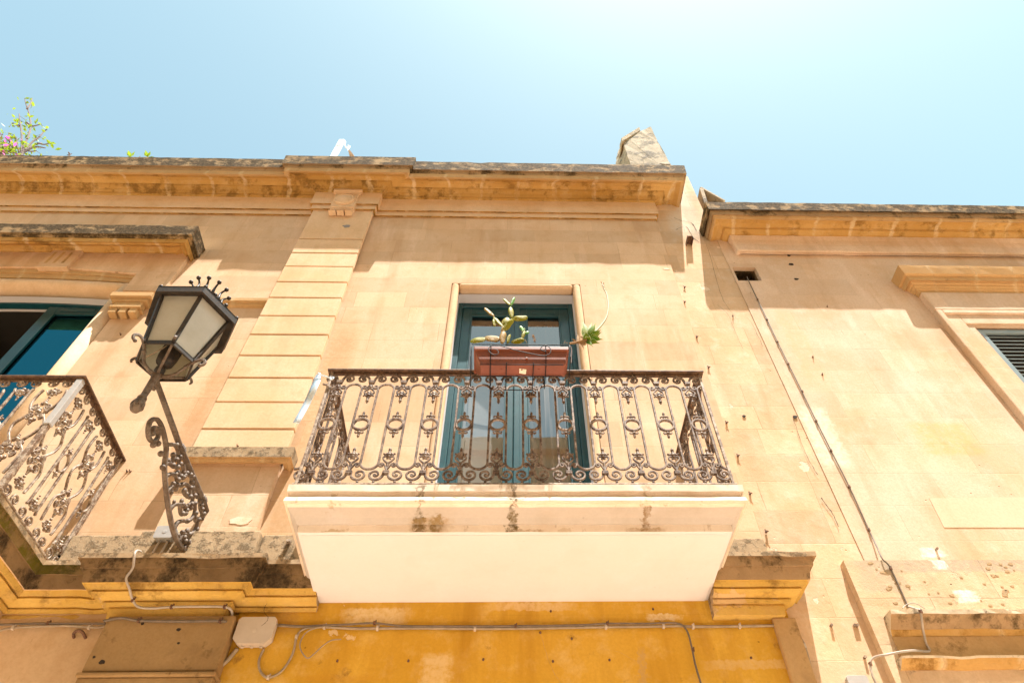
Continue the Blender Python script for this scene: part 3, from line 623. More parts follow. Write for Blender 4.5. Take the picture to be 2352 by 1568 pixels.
box(bm, RXL-0.01, RXR+0.01, RY-0.007, RY+0.007, zt-0.032, zt-0.0122); box(bm, RXL-0.004, RXL+0.010, RY+0.008, 0, zt-0.032, zt-0.0122); box(bm, RXR-0.010, RXR+0.004, RY+0.008, 0, zt-0.032, zt-0.0122)
part('handrail', bm, 'ironrust', A, bevel=0.002).parent = rail
hr = bpy.data.objects['handrail']; hr.matrix_parent_inverse = Matrix()
bm = BM()
for (x0, x1, y0, y1) in ((RXL-0.02, RXR+0.02, RY-0.014, RY+0.014), (RXL-0.012, RXL+0.012, RY+0.0142, 0.0), (RXR-0.012, RXR+0.012, RY+0.0142, 0.0)):
    box(bm, x0, x1, y0, y1, 4.162, 4.171)
br_ = link('bottom_rail', bm, 'ironpale', rail, bevel=0.002)
for xs_ in (RXL, RXR):
    bm = BM(); box(bm, xs_-0.009, xs_+0.009, RY-0.009, RY+0.009, 4.165, zt-0.013); link('corner_post', bm, 'ironpale', rail, bevel=0.003)
    bm = BM(); box(bm, xs_-0.008, xs_+0.008, -0.03, -0.014, 4.165, zt-0.013); link('wall_post', bm, 'ironpale', rail, bevel=0.003)

# --- left balcony railing: richer scrollwork
def panel_mesh(ux, nx, kind, hp=0.10):
    U = Vector(ux); N = Vector(nx); Zv = Vector((0, 0, 1)); bm = BM(); H = 0.93
    Rm = Matrix(((U.x, N.x, 0), (U.y, N.y, 0), (0, 0, 1)))
    def Q(pts): return [U*a+Zv*b for a, b in pts]
    def curl(cx, cz, r, a0, turns, d, w=0.011): 
        bar(bm, Q(spiral((cx, cz), r, a0, turns, d, 0.006, 22)), N, w, 0.014, taper=(1, .75)); ball(bm, U*cx+Zv*cz, 0.0075)
    for sg, zc_ in ((1, H-0.045), (-1, 0.045)):
        for s_ in (-1, 1):
            curl(s_*0.050, zc_, 0.038, math.pi/2+s_*0.5 if sg > 0 else -math.pi/2-s_*0.5, 1.45, s_*sg)
            curl(s_*0.026, zc_-sg*0.075, 0.020, 0 if s_ > 0 else math.pi, 1.3, -s_*sg, 0.009)
        for t, r in ((0.06, .013), (0.085, .017), (0.11, .012), (0.135, .009), (0.155, .006)): ball(bm, Zv*(zc_-sg*t), r)
        for s_ in (-1, 1): ball(bm, U*(s_*0.022)+Zv*(zc_-sg*0.105), 0.010, sc=(1.2, 1.2, .7))
    if kind == 0:
        for s_ in (-1, 1):
            bar(bm, Q([(s_*0.058, 0.10), (s_*0.050, 0.13), (s_*0.050, 0.80), (s_*0.058, 0.83)]), N, 0.015, 0.016)
        rr = 0.046
        bar(bm, Q([(rr*math.cos(t), 0.465+rr*1.35*math.sin(t)) for t in [2*math.pi*i/24 for i in range(25)]]), N, 0.012, 0.018)
        for sg in (1, -1):
            for t, r in ((0.07, .010), (0.088, .013), (0.105, .009), (0.12, .006)): ball(bm, Zv*(0.465+sg*t), r)
            for s_ in (-1, 1): ball(bm, U*(s_*0.018)+Zv*(0.465+sg*0.092), 0.008)
    else:
        for s_ in (-1, 1):
            bar(bm, [U*(s_*p.x)+Zv*p.y for p in smoothpts([(0.075, 0.12, 0), (0.085, 0.2, 0), (0.088, 0.28, 0), (0.055, 0.33, 0), (0.038, 0.37, 0), (0.072, 0.43, 0), (0.088, 0.48, 0), (0.088, 0.52, 0), (0.060, 0.57, 0), (0.040, 0.60, 0), (0.080, 0.68, 0), (0.085, 0.76, 0), (0.075, 0.82, 0)], 3)], N, 0.014, 0.016)
        for zc_ in (0.31, 0.62):
            for s_ in (-1, 1):
                for sg in (-1, 1):
                    curl(s_*0.033, zc_+sg*0.038, 0.026, math.pi/2*sg, 1.5, -s_*sg, 0.011)
                    ball(bm, U*(s_*0.012)+Zv*(zc_+sg*0.070), 0.011, sc=(1, 1, 1.3))
                ball(bm, U*(s_*0.045)+Zv*zc_, 0.012, sc=(1.3, 1.3, .8))
            for dz, r in ((-0.11, .007), (-0.095, .010), (-0.078, .013), (-0.02, .013), (0, .018), (0.02, .013), (0.078, .013), (0.095, .010), (0.11, .007)): ball(bm, Zv*(zc_+dz), r)
    return bm
rail2 = bpy.data.objects.new('railing', None); C.objects.link(rail2); rail2.parent = A; rail2.matrix_parent_inverse = Matrix.Translation(-AO)
LY = -0.80; LZ0, LZ1 = 4.145, 5.085
prot = {}
def addpanel(kind, side, loc):
    key = (kind, side)
    if key not in prot:
        o = link('scroll_panel', panel_mesh((0, 1, 0) if side else (1, 0, 0), (1, 0, 0) if side else (0, 1, 0), kind), 'ironpale'); prot[key] = o; o.parent = rail2; o.location = sh(loc)
    else: place(prot[key], 'scroll_panel', rail2, loc)
for j, kd in enumerate((1, 0, 1, 0)): addpanel(kd, True, (LX, LY+0.10+j*0.20, LZ0))
for j in range(14): addpanel((1, 0)[j % 2], False, (LX-0.12-j*0.20, LY, LZ0))
bm = BM()
box(bm, -7.5, LX+0.028, LY-0.028, LY+0.028, LZ1-0.013, LZ1); box(bm, LX-0.028, LX+0.028, LY+0.0282, 0, LZ1-0.013, LZ1)
box(bm, -7.5, LX+0.007, LY-0.007, LY+0.007, LZ1-0.035, LZ1-0.0133); box(bm, LX-0.007, LX+0.007, LY+0.0072, 0, LZ1-0.035, LZ1-0.0133)
link('handrail', bm, 'ironrust', rail2, bevel=0.002)
bm = BM(); box(bm, -7.5, LX+0.02, LY-0.014, LY+0.014, LZ0-0.002, LZ0+0.010); box(bm, LX-0.014, LX+0.014, LY+0.0142, -0.02, LZ0-0.002, LZ0+0.010)
link('bottom_rail', bm, 'ironpale', rail2, bevel=0.002)
bm = BM(); box(bm, LX-0.016, LX+0.016, LY-0.016, LY+0.016, LZ0+0.01, LZ1-0.013); link('corner_post', bm, 'ironpale', rail2, bevel=0.004)
bm = BM(); box(bm, LX-0.021, LX+0.021, LY-0.021, LY+0.021, LZ1-0.44, LZ1-0.03); tag(link('tape_wrap', bm, 'boxgrey', rail2, bevel=0.004), 'grey tape wrapped round the corner post')
bm = BM(); box(bm, LX-0.013, LX+0.013, -0.045, -0.02, LZ0+0.01, LZ1-0.013); link('wall_post', bm, 'ironpale', rail2, bevel=0.003)

# ------------------------------------------------------------------ centre door
bm = BM()
box(bm, -0.565, -0.49, -0.012, 0.10, 4.15, 7.505); box(bm, 0.68, 0.755, -0.012, 0.10, 4.15, 7.505); box(bm, -0.4899, 0.6799, -0.012, 0.10, 7.43, 7.505)
part('door_surround', bm, 'pil', bevel=0.035, seg=4)
bm = BM()
box(bm, -0.565, -0.495, 0.101, 0.32, 4.15, 7.45); box(bm, 0.685, 0.755, 0.101, 0.32, 4.15, 7.45); box(bm, -0.565, 0.755, 0.101, 0.32, 7.4505, 7.505)
part('door_reveal', bm, 'plaster')
door = bpy.data.objects.new('door', None); C.objects.link(door); door.parent = A; door.matrix_parent_inverse = Matrix.Translation(-AO)
def leaf(x0, x1, y, z0, z1, st=0.085, name='door_leaf', parent=door, mat='teal', gl='glass', rail_h=0.55):
    bm = BM()
    box(bm, x0, x0+st, y, y+0.045, z0, z1); box(bm, x1-st, x1, y, y+0.045, z0, z1)
    box(bm, x0+st, x1-st, y+0.001, y+0.044, z1-0.12, z1); box(bm, x0+st, x1-st, y+0.001, y+0.044, z0, z0+rail_h*0.25)
    # beads
    for (a, b, c, d) in ((x0+st, x0+st+0.014, z0+rail_h*0.25, z1-0.12), (x1-st-0.014, x1-st, z0+rail_h*0.25, z1-0.12)): box(bm, a, b, y-0.004, y+0.02, c, d)
    box(bm, x0+st+0.0141, x1-st-0.0141, y-0.004, y+0.02, z1-0.136, z1-0.1205)
    box(bm, x0+st+0.05, x1-st-0.05, y-0.006, y+0.002, z1-0.085, z1-0.045)
    link(name, bm, mat, parent, bevel=0.003)
    bm = BM(); xa, xb, za, zb_ = x0+st, x1-st, z0+rail_h*0.25, z1-0.12
    face(bm, [bm.verts.new(c_) for c_ in ((xa, y+0.028, za), (xb, y+0.028, za), (xb, y+0.028, zb_), (xa, y+0.028, zb_))]); link('pane', bm, gl, parent, recalc=False)
bm = BM(); y = 0.205
box(bm, -0.495, -0.445, y, y+0.07, 4.15, 7.445); box(bm, 0.635, 0.685, y, y+0.07, 4.15, 7.445); box(bm, -0.4449, 0.6349, y+0.001, y+0.07, 7.375, 7.445)
link('door_frame', bm, 'teal', door, bevel=0.004)
leaf(-0.444, 0.100, 0.222, 4.17, 7.374); leaf(0.122, 0.634, 0.222, 4.17, 7.374)
bm = BM(); box(bm, 0.085, 0.135, 0.205, 0.222, 4.17, 7.37); link('meeting_strip', bm, 'teal', door, bevel=0.005)
bm = BM()
rot = Matrix.Rotation(R(14), 3, 'Z')
box(bm, 0, 0.48, 0, 0.03, 4.2, 6.9, rot=rot, at_=(-0.40, 0.30, 0))
for a, b in ((4.35, 4.86), (5.05, 5.6), (5.8, 6.7)): box(bm, 0.08, 0.40, -0.012, 0.002, a, b, rot=rot, at_=(-0.40, 0.30, 0))
link('interior_shutter', bm, 'inshut', door, bevel=0.006)
bm = BM(); n = 60; prev = None
for i in range(n+1):
    t = i/n; x = 0.10+0.58*t; yy = 0.40+0.028*math.sin(t*44)+0.012*math.sin(t*17+1)
    cur = (bm.verts.new((x, yy, 4.15)), bm.verts.new((x, yy, 7.3)))
    if prev: face(bm, (prev[0], cur[0], cur[1], prev[1]))
    prev = cur
cu = link('curtain', bm, 'curtain', None, smooth=True, loc=None)
tag(cu, 'brown hanging curtain behind the right pane of the centre balcony door', 'curtain')
cu.modifiers.new('solid', 'SOLIDIFY').thickness = 0.004
bm = BM(); 
for (a, b, c, d, e, f) in ((-1.2, 1.4, 2.4, 2.5, 4.05, 7.9), (-1.3, -1.2, 0.33, 2.5, 4.05, 7.9), (1.4, 1.5, 0.33, 2.5, 4.05, 7.9), (-1.2, 1.4, 0.33, 2.4, 7.8, 7.9), (-1.2, 1.4, 0.33, 2.4, 4.05, 4.12),
        (-6.9, -2.9, 2.4, 2.5, 4.05, 7.9), (-7.0, -6.9, 0.33, 2.5, 4.05, 7.9), (-2.9, -2.8, 0.33, 2.5, 4.05, 7.9), (-6.9, -2.9, 0.33, 2.4, 7.8, 7.9), (-6.9, -2.9, 0.33, 2.4, 4.05, 4.12)): box(bm, a, b, c, d, e, f)
part('room', bm, 'dark')

# ------------------------------------------------------------------ left window: hood, arched surround
hp_ = [(d, at(300, y, -d)[1]) for y, d in ((517, .296), (537, .285), (540, .268), (543, .262), (546, .250), (548, .243), (556, .236), (558, .20), (562, .185), (566, .12), (568, .112), (570, .104), (580, .065), (581, .05))]
hx = -3.235-0.05
hp_ = [(0.0, hp_[0][1]+0.006)]+hp_+[(0.0, hp_[-1][1]-0.003)]
hp_ = [(d-0.045, z) for d, z in hp_]
bm = BM(); sweep(bm, [(-8.0, -0.045), (-3.57+0.045, -0.045), (-3.57+0.045, 0.0)], hp_, [0, 1, 1, 1, 1, 1, 2, 2, 2, 2, 2, 2, 2, 2, 2], chip=0.015, rough=0.003, seed=2)
part('window_hood', bm, ['top', 'lichen', 'ochre'])
zh = hp_[-1][1]
# arched surround face
def c5(X, Y): return (X/3.92/1.7415, (850+Y/3.92)/1.7415)
XA = -4.97
def arc(zc_, zs_, xs_, n=14, x_left=None):
    """segmental arch curve from the right springing (xs_, zs_) over crown (XA, zc_) mirrored to the left"""
    h = xs_-XA; out = []
    for i in range(-n, n+1):
        u = i/n; out.append((XA+h*u, zc_-(zc_-zs_)*u*u))
    return out
a_out = arc(7.665, 7.555, -3.755)
a_mid = arc(7.50, 7.445, -3.81)
a_in = arc(7.335, 7.27, -3.86)
xo = -3.37; xl = 2*XA-xo
bm = BM()
outer = [(xl, a_out[0][1]-0.45)]+[(xl, zh+0.02)]+[(xo, zh+0.02), (xo, at(372, 668, -.045)[1])]
poly = [(xo, at(372, 668, -.045)[1]), (xo, zh+0.02), (xl, zh+0.02), (xl, at(372, 668, -.045)[1])]
inner = [(a_out[0][0], poly[3][1])]+a_out+[(a_out[-1][0], poly[0][1])]
# strip mesh between the outer outline and the arch
n = len(a_out)
for i in range(n-1):
    (x0, z0), (x1, z1) = a_out[i], a_out[i+1]
    slabpoly(bm, [(x0, z0), (x1, z1), (x1, zh+0.02), (x0, zh+0.02)], -0.045, 0.02)
slabpoly(bm, [(a_out[-1][0], poly[0][1]), (xo, poly[0][1]), (xo, zh+0.02), (a_out[-1][0], zh+0.02)], -0.045, 0.02)
slabpoly(bm, [(xl, poly[0][1]), (a_out[0][0], poly[0][1]), (a_out[0][0], zh+0.02), (xl, zh+0.02)], -0.045, 0.02)
bmesh.ops.remove_doubles(bm, verts=bm.verts, dist=0.0005)
part('window_surround', bm, 'wall')
def archband(bm, A_, B_, y0, y1, mi=0):
    for i in range(len(A_)-1): slabpoly(bm, [B_[i], B_[i+1], A_[i+1], A_[i]], y0, y1, mi)
    bmesh.ops.remove_doubles(bm, verts=bm.verts, dist=0.0005)
bm = BM(); archband(bm, a_out, arc(7.60, 7.51, -3.775), -0.022, 0.06); part('arch_moulding', bm, 'trim', bevel=0.004)
bm = BM(); archband(bm, arc(7.60, 7.51, -3.775), arc(7.52, 7.455, -3.80), -0.006, 0.06); part('arch_moulding', bm, 'trim', bevel=0.004)
bm = BM()
for i in range(len(a_mid)):
    pass
pathpts = [(x, z) for x, z in arc(7.43, 7.365, -3.80)]
tube(bm, [(x, 0.055, z) for x, z in pathpts], 0.088, 14)
tube(bm, [(-3.79, 0.055, 7.40), (-3.79, 0.055, 4.2)], 0.088, 14); tube(bm, [(2*XA+3.79, 0.055, 7.40), (2*XA+3.79, 0.055, 4.2)], 0.088, 14)
part('arch_roll', bm, 'pil', smooth=True)
bm = BM()
box(bm, -3.86, -3.70, 0.08, 0.33, 4.1, 7.5); box(bm, 2*XA+3.70, 2*XA+3.86, 0.08, 0.33, 4.1, 7.5)
archband(bm, arc(7.62, 7.60, -3.86), arc(7.40, 7.335, -3.86), 0.08, 0.33); part('window_reveal', bm, 'plaster')
# keystone
kx0, kx1 = -4.80, -4.44
kt, kb = zh+0.02, at(*c5(950, 855), -0.075)[1]
bm = BM(); box(bm, -4.775, -4.47, -0.078, 0.0, kb, kt)
for gx in (-4.71, -4.625, -4.54):
    pass
box(bm, -4.81, -4.435, -0.125, 0.0, kt+0.0, kt+0.07); box(bm, -4.84, -4.405, -0.15, 0.0, kt+0.0705, kt+0.10)
ks = part('keystone', bm, 'wall', bevel=0.004)
bm = BM()
for gx in (-4.72, -4.637, -4.553): box(bm, gx-0.014, gx+0.014, -0.0795, -0.0765, kb+0.07, kt-0.06)
g = link('keystone_flutes', bm, 'trim'); g.parent = A; g.matrix_parent_inverse = Matrix.Translation(-AO)
# corbels and string band
bm = BM(); zc1 = at(300, 678, -.1)[1]
box(bm, -3.765, -3.375, -0.125, 0.0, zc1-0.045, zc1+0.022); box(bm, -3.735, -3.405, -0.10, 0.0, zc1-0.085, zc1-0.0455); box(bm, -3.70, -3.44, -0.085, 0.0, zc1-0.155, zc1-0.0855)
box(bm, -3.715, -3.425, -0.098, 0.0, zc1-0.185, zc1-0.1555)
for i in range(3): box(bm, -3.70+i*0.092, -3.70+i*0.092+0.07, -0.085, 0.0, zc1-0.255, zc1-0.186)
part('corbel', bm, 'trim', bevel=0.006)
bnd = [(0.0, 0.03), (0.055, 0.022), (0.053, -0.018), (0.035, -0.024), (0.030, -0.05), (0.018, -0.062), (0.0, -0.07)]
zbn = at(560, 688, -.05)[1]
bm = BM(); sweep(bm, [(-3.50, 0), (PL-0.002, 0)], [(d, zbn+z) for d, z in bnd], 0, rough=0.002); part('string_band', bm, 'trim')
# teal balcony door behind the arch
win = bpy.data.objects.new('window', None); C.objects.link(win); win.parent = A; win.matrix_parent_inverse = Matrix.Translation(-AO)
bm = BM()
archband(bm, arc(7.46, 7.40, -3.90), arc(7.385, 7.325, -3.97), 0.215, 0.29)
box(bm, -3.98, -3.861, 0.215, 0.29, 4.15, 7.40); box(bm, 2*XA+3.861, 2*XA+3.98, 0.215, 0.29, 4.15, 7.40)
link('door_frame', bm, 'teal', win, bevel=0.004)
leaf(-4.62, -3.985, 0.235, 4.17, 7.36, 0.10, parent=win, gl='glassL')
bm = BM(); rot = Matrix.Rotation(R(68), 3, 'Z'); box(bm, 0, 0.10, 0, 0.045, 4.17, 7.36, rot=rot, at_=(-5.93, 0.26, 0)); box(bm, 0.10, 0.6, 0.001, 0.044, 7.22, 7.36, rot=rot, at_=(-5.93, 0.26, 0)); box(bm, 0.6, 0.70, 0, 0.045, 4.17, 7.36, rot=rot, at_=(-5.93, 0.26, 0))
tag(link('door_leaf', bm, 'teal', win, bevel=0.003), 'door leaf standing open into the dark room')

# ================================================================== RIGHT HOUSE
B = thing('stone_house', 'pale limestone house on the right with louvred shutters and a square wall hole', 'house', (4.0, 0.0, 0.0))
BO = Vector(B.location)
bpy.context.view_layer.update()
XB = 2.40; YB, YC = 0.027, 0.020
bm = BM(); wallgrid(bm, XE+0.0005, XB+0.02, -0.3, 10.25, YB, 0.6, []); part('party_wall', bm, 'party', B)
zpl = at(2100, 1286, -0.03)[1]
HZ = (2.447, 2.700, 7.640, 7.908)
bm = BM(); wallgrid(bm, XB+0.0205, 10.5, zpl-0.02, 8.62, YC, 0.34, [HZ, (4.535, 5.95, 4.9, 6.825)]); part('wall', bm, 'wall2', B)
bm = BM(); x0, x1, z0, z1 = HZ
for q in ((x0-.03, x1+.03, 0.28, 0.33, z0-.03, z1+.03),): box(bm, *q)
for q in ((x0-.02, x0+.004, YC+.05, .30, z0, z1), (x1-.004, x1+.02, YC+.05, .30, z0, z1), (x0+.004, x1-.004, YC+.05, .30, z1-.004, z1+.02), (x0+.004, x1-.004, YC+.05, .30, z0-.02, z0+.004)): box(bm, *q)
part('hole_shade_lining', bm, 'soot_and_shade', B)  # added dark lining: the hole's inner shade put into its colour
# plinth zone and openings of the ground floor
bm = BM(); zl1 = at(2200, 1402, -.13)[1]
wallgrid(bm, 2.245, 10.5, -0.3, zpl, -0.032, 0.3, [(2.50, 3.9, -0.3, 3.40)]); part('ground_floor_wall', bm, 'plinth', B)
bm = BM(); box(bm, 2.50, 3.9, 0.05, 0.09, -0.3, 3.4); part('garage_door', bm, 'teal', B)
l1 = profat(2200, [(1398, .135), (1408, .132), (1411, .12), (1444, .055), (1447, .052), (1452, .045), (1461, .035), (1463, 0.02)])
l1 = [(-0.02, l1[0][1]+0.008)]+l1+[(-0.01, l1[-1][1]-0.004)]; l1 = [(d-0.032, z) for d, z in l1]
bm = BM(); sweep(bm, [(2.34, -0.032), (10.5, -0.032)], l1, [0, 0, 1, 1, 2, 2, 2, 2, 2], chip=0.05, rough=0.006, step=0.05, seed=6)
part('lintel_ledge', bm, ['top', 'grime', 'ochre'], B)
l2 = profat(2200, [(1504, .105), (1510, .10), (1521, .08), (1524, .072), (1536, .045), (1540, .02)])
l2 = [(-0.02, l2[0][1]+0.008)]+l2+[(-0.01, l2[-1][1]-0.004)]; l2 = [(d-0.032, z) for d, z in l2]
bm = BM(); sweep(bm, [(2.30, -0.032), (10.5, -0.032)], l2, [0, 0, 1, 1, 1, 1, 1], chip=0.03, rough=0.005, step=0.05, seed=3)
part('lintel_ledge', bm, ['top', 'ochre'], B)
bm = BM(); box(bm, 2.34, 10.5, -0.040, -0.0322, l2[0][1]+0.002, l1[-1][1]+0.0); part('frieze_panel', bm, 'brownochre', B)
# cornice
cc = profat(2000, [(468.5, .345), (485, .335), (487, .312), (497, .300), (499, .285), (506, .270), (508, .25), (516, .20), (525, .155), (527, .140), (531, .130), (541, .085), (544, .065), (554, .050), (577, .045), (581, .03), (584, 0.0)])
cc = [(-0.2, cc[0][1]+0.008)]+[(d, z) for d, z in cc]+[(-0.01, cc[-1][1]-0.003)]
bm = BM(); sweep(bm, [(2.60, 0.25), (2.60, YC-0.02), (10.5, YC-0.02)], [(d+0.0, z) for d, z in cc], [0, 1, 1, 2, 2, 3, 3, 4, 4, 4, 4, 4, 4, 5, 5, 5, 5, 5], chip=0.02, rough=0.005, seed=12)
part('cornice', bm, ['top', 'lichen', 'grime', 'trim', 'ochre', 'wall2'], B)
bm = BM(); box(bm, XB, 10.5, 0.341, 6.0, 8.50, 8.62); box(bm, 10.3, 10.5, 0.341, 6.0, -0.3, 8.5); box(bm, XB, 10.3, 5.8, 6.0, -0.3, 8.5); part('roof', bm, 'opp', B)
# window
h2 = profat(2200, [(606.5, .197), (611.6, .192), (625, .176), (628, .165), (631, .150), (640, .143), (642, .12), (647, .108), (650, .095), (654, .088), (657, .078), (662, .068), (664, .058), (671, .050)])
h2 = [(-0.02, h2[0][1]+0.006)]+h2+[(-0.01, h2[-1][1]-0.003)]
h2 = [(d-0.045-YC+0.0, z) for d, z in h2]
bm = BM(); sweep(bm, [(4.235, YC), (4.235, -0.045), (9.0, -0.045)], h2, [0, 1, 1, 1, 1, 1, 1, 1, 1, 1, 1, 1, 1, 1, 1], chip=0.012, rough=0.003, seed=8)
part('window_hood', bm, ['top', 'trim'], B)
zw = 6.825
bm = BM()
def frame(bm, x0, x1, zt_, wdt, y, yb, zb_=4.6):
    box(bm, x0, x0+wdt, y, yb, zb_, zt_); box(bm, x1-wdt, x1, y, yb, zb_, zt_); box(bm, x0+wdt, x1-wdt, y, yb, zt_-wdt, zt_)
ox = at(2150, 712, -0.045)[0]; oz = at(2240, 711, -0.045)[1]
xm = 5.24
fw = 4.538-ox
bm = BM(); frame(bm, ox, 2*xm-ox, oz, 0.062, -0.045, YC+0.01); box(bm, ox, 2*xm-ox, -0.045, YC+0.01, oz+0.0002, h2[-1][1]+0.01)
part('window_surround', bm, 'wall2', B, bevel=0.012, seg=3)
bm = BM(); frame(bm, ox+0.0625, 2*xm-ox-0.0625, oz-0.0625, fw-0.0625-0.075, -0.026, YC+0.01); part('window_surround', bm, 'wall2', B, bevel=0.006)
bm = BM(); frame(bm, 4.538-0.0745, 2*xm-4.538+0.0745, zw+0.0745, 0.0745, -0.012, YC+0.02); part('window_surround', bm, 'wall2', B, bevel=0.004)
sw = bpy.data.objects.new('window', None); C.objects.link(sw); sw.parent = B; sw.matrix_parent_inverse = Matrix.Translation(-BO)
def shutter(x0, x1, y, z0, z1, name='shutter'):
    bm = BM(); w_ = 0.058
    box(bm, x0, x0+w_, y, y+0.035, z0, z1); box(bm, x1-w_, x1, y, y+0.035, z0, z1); box(bm, x0+w_, x1-w_, y+0.001, y+0.034, z1-w_, z1); box(bm, x0+w_, x1-w_, y+0.001, y+0.034, z0, z0+w_)
    z = z1-w_-0.045; rot = Matrix.Rotation(R(52), 3, 'X')
    while z > z0+w_+0.02:
        box(bm, x0+w_, x1-w_, -0.020, 0.020, -0.004, 0.004, rot=rot, at_=(0, y+0.018, z)); z -= 0.0545
    return bm
link('shutter', shutter(4.560, 5.222, 0.015, 4.7, 6.802), 'louv', sw, bevel=0.004)
link('shutter', shutter(5.240, 5.905, 0.015, 4.7, 6.802), 'louv', sw, bevel=0.004)
for z_ in (6.60, 5.3):
    bm = BM(); box(bm, 4.535, 4.557, -0.005, 0.02, z_, z_+0.10); link('hinge', bm, 'rust', sw, bevel=0.003)
bm = BM(); box(bm, 4.4, 6.1, 0.345, 0.4, 4.7, 7.0); box(bm, 4.5, 6.0, 0.09, 0.10, 4.8, 6.84); part('room', bm, 'dark', B)

# cracks, patches and bits of wall wear
def crack(pts, y, wd, par, mat='hole', name='crack', seed=1):
    bm = BM(); P = smoothpts([P3(a, b, y) for a, b in pts], 7); prev = None
    for i, p in enumerate(P):
        ww = wd*(0.35+1.1*abs(noise.noise(Vector((i*0.41, seed, 0))))); j = 0.006*noise.noise(Vector((i*0.7, seed, 3)))
        cur = [bm.verts.new((p.x+j-ww, y, p.z)), bm.verts.new((p.x+j+ww, y, p.z+ww*0.4)), bm.verts.new((p.x+j, y+0.012, p.z))]
        if prev:
            face(bm, (prev[0], prev[1], cur[1], cur[0]))
        prev = cur
    return part(name, bm, mat, par)
crack([(1622, 560), (1632, 590), (1645, 640), (1662, 690), (1690, 730)], YC-0.0035, 0.0022, B, seed=2)
crack([(1822, 962), (1850, 1040), (1878, 1090)], YC-0.0035, 0.003, B, seed=3)
crack([(1886, 1142), (1900, 1162), (1913, 1180), (1926, 1209)], YC-0.0035, 0.005, B, seed=5)
crack([(1690, 732), (1720, 733), (1752, 795)], YC-0.0035, 0.002, B, seed=7)
crack([(1779, 1243), (1832, 1244)], YC-0.0035, 0.004, B, seed=8)
crack([(1648, 700), (1672, 722), (1688, 760), (1706, 800)], YC-0.0035, 0.002, B, seed=9)
crack([(1548, 500), (1565, 507), (1588, 512), (1600, 530)], YB-0.0035, 0.006, B, seed=11)
crack([(1552, 528), (1575, 520), (1592, 545), (1606, 556)], YB-0.0035, 0.006, B, seed=12)
crack([(1560, 655), (1590, 660)], YB-0.0035, 0.003, B, seed=13)
bm = BM()
for (px, py, rx, rz, sd_) in ((1555, 1192, .05, .022, 1), (1530, 618, .035, .012, 2), (553, 1196, .075, .03, 3)):
    yy = -0.062 if px < 600 else (YB if px > 1540 else 0.0)
    bm = BM(); slabpoly(bm, blob(*at(px, py, yy), rx, rz, 26, sd_, 0.45), yy-0.003, yy+0.01); part('filler_patch', bm, 'patch', A)
# a paler stone let into the wall
bm = BM(); q = [at(2134, 1144, YC), at(2400, 1141, YC), at(2420, 1211, YC), at(2168, 1211, YC)]; slabpoly(bm, [(q[0][0], q[0][1]), (q[1][0], q[1][1]), (q[2][0], q[2][1]), (q[3][0], q[3][1])], YC-0.003, YC+0.02)
part('patched_stone', bm, 'newstone', B)
# drilled holes
def holes(lst, y, par, name='drilled_hole'):
    for px, py, r in lst:
        bm = BM(); x, z = at(px, py, y); slabpoly(bm, blob(x, z, r, r*0.8, 12, px, 0.5), y-0.002, y+0.004); part(name, bm, 'hole', par)
holes([(1812, 587, .02), (1829, 641, .024), (1817, 607, .03), (1826, 957, .02), (1709, 955, .014)], YC, B)
holes([(234, 1520, .016), (216, 1508, .008), (327, 1420+12, .01), (410, 1445, .012), (410, 1476, .008)], -0.0852, A)
for px, py in ((775, 1517), (938, 1517), (1110, 1514), (1270, 1518), (1400, 1515), (1725, 1510), (1241, 1452), (1313, 1466), (1500, 1398), (1265, 1403)):
    bm = BM(); x, z = at(px, py, 0); ball(bm, (x, -0.002, z), 0.007, sc=(1, 1, 1.2)); box(bm, x-0.003, x+0.003, -0.012, 0, z-0.003, z+0.003); part('wall_plug', bm, 'rust', A)
# quarry pits on the pale plinth
bm = BM(); random.seed(5)
for i in range(46):
    px = random.uniform(1950, 2330); py = random.uniform(1292, 1392)
    if 2010+0.4*(py-1283)*1 > px and px < 1975+(py-1290)*0.45: continue
    x, z = at(px, py, -0.032); r = random.uniform(0.004, 0.013); slabpoly(bm, blob(x, z, r*1.5, r*0.7, 9, i, 0.7), -0.0345, -0.03)
tag(part('pitting', bm, 'stain2', B), kind='stuff')
# broken drain spout
x, z = at(1583, 565, YB); bm = BM()
box(bm, x-0.035, x-0.029, YB-0.11, YB+0.01, z, z+0.05); box(bm, x+0.029, x+0.035, YB-0.10, YB+0.01, z, z+0.05); box(bm, x-0.029, x+0.029, YB-0.105, YB+0.01, z+0.044, z+0.05)
tag(part('drain_spout', bm, 'rust', B, bevel=0.003), 'rusty broken metal drain spout')

crack([(1241, 1452), (1252, 1490), (1262, 1520), (1275, 1548), (1290, 1570)], -0.0035, 0.0016, A, mat='brownochre', seed=21)
crack([(860, 1560), (960, 1520), (1060, 1490), (1110, 1478)], -0.0035, 0.0016, A, mat='brownochre', seed=22)
crack([(1380, 1490), (1420, 1496), (1450, 1512), (1466, 1520)], -0.0035, 0.0018, A, mat='brownochre', seed=23)
crack([(613, 1385), (606, 1402), (616, 1420), (600, 1437)], -0.105, 0.003, A, seed=24)

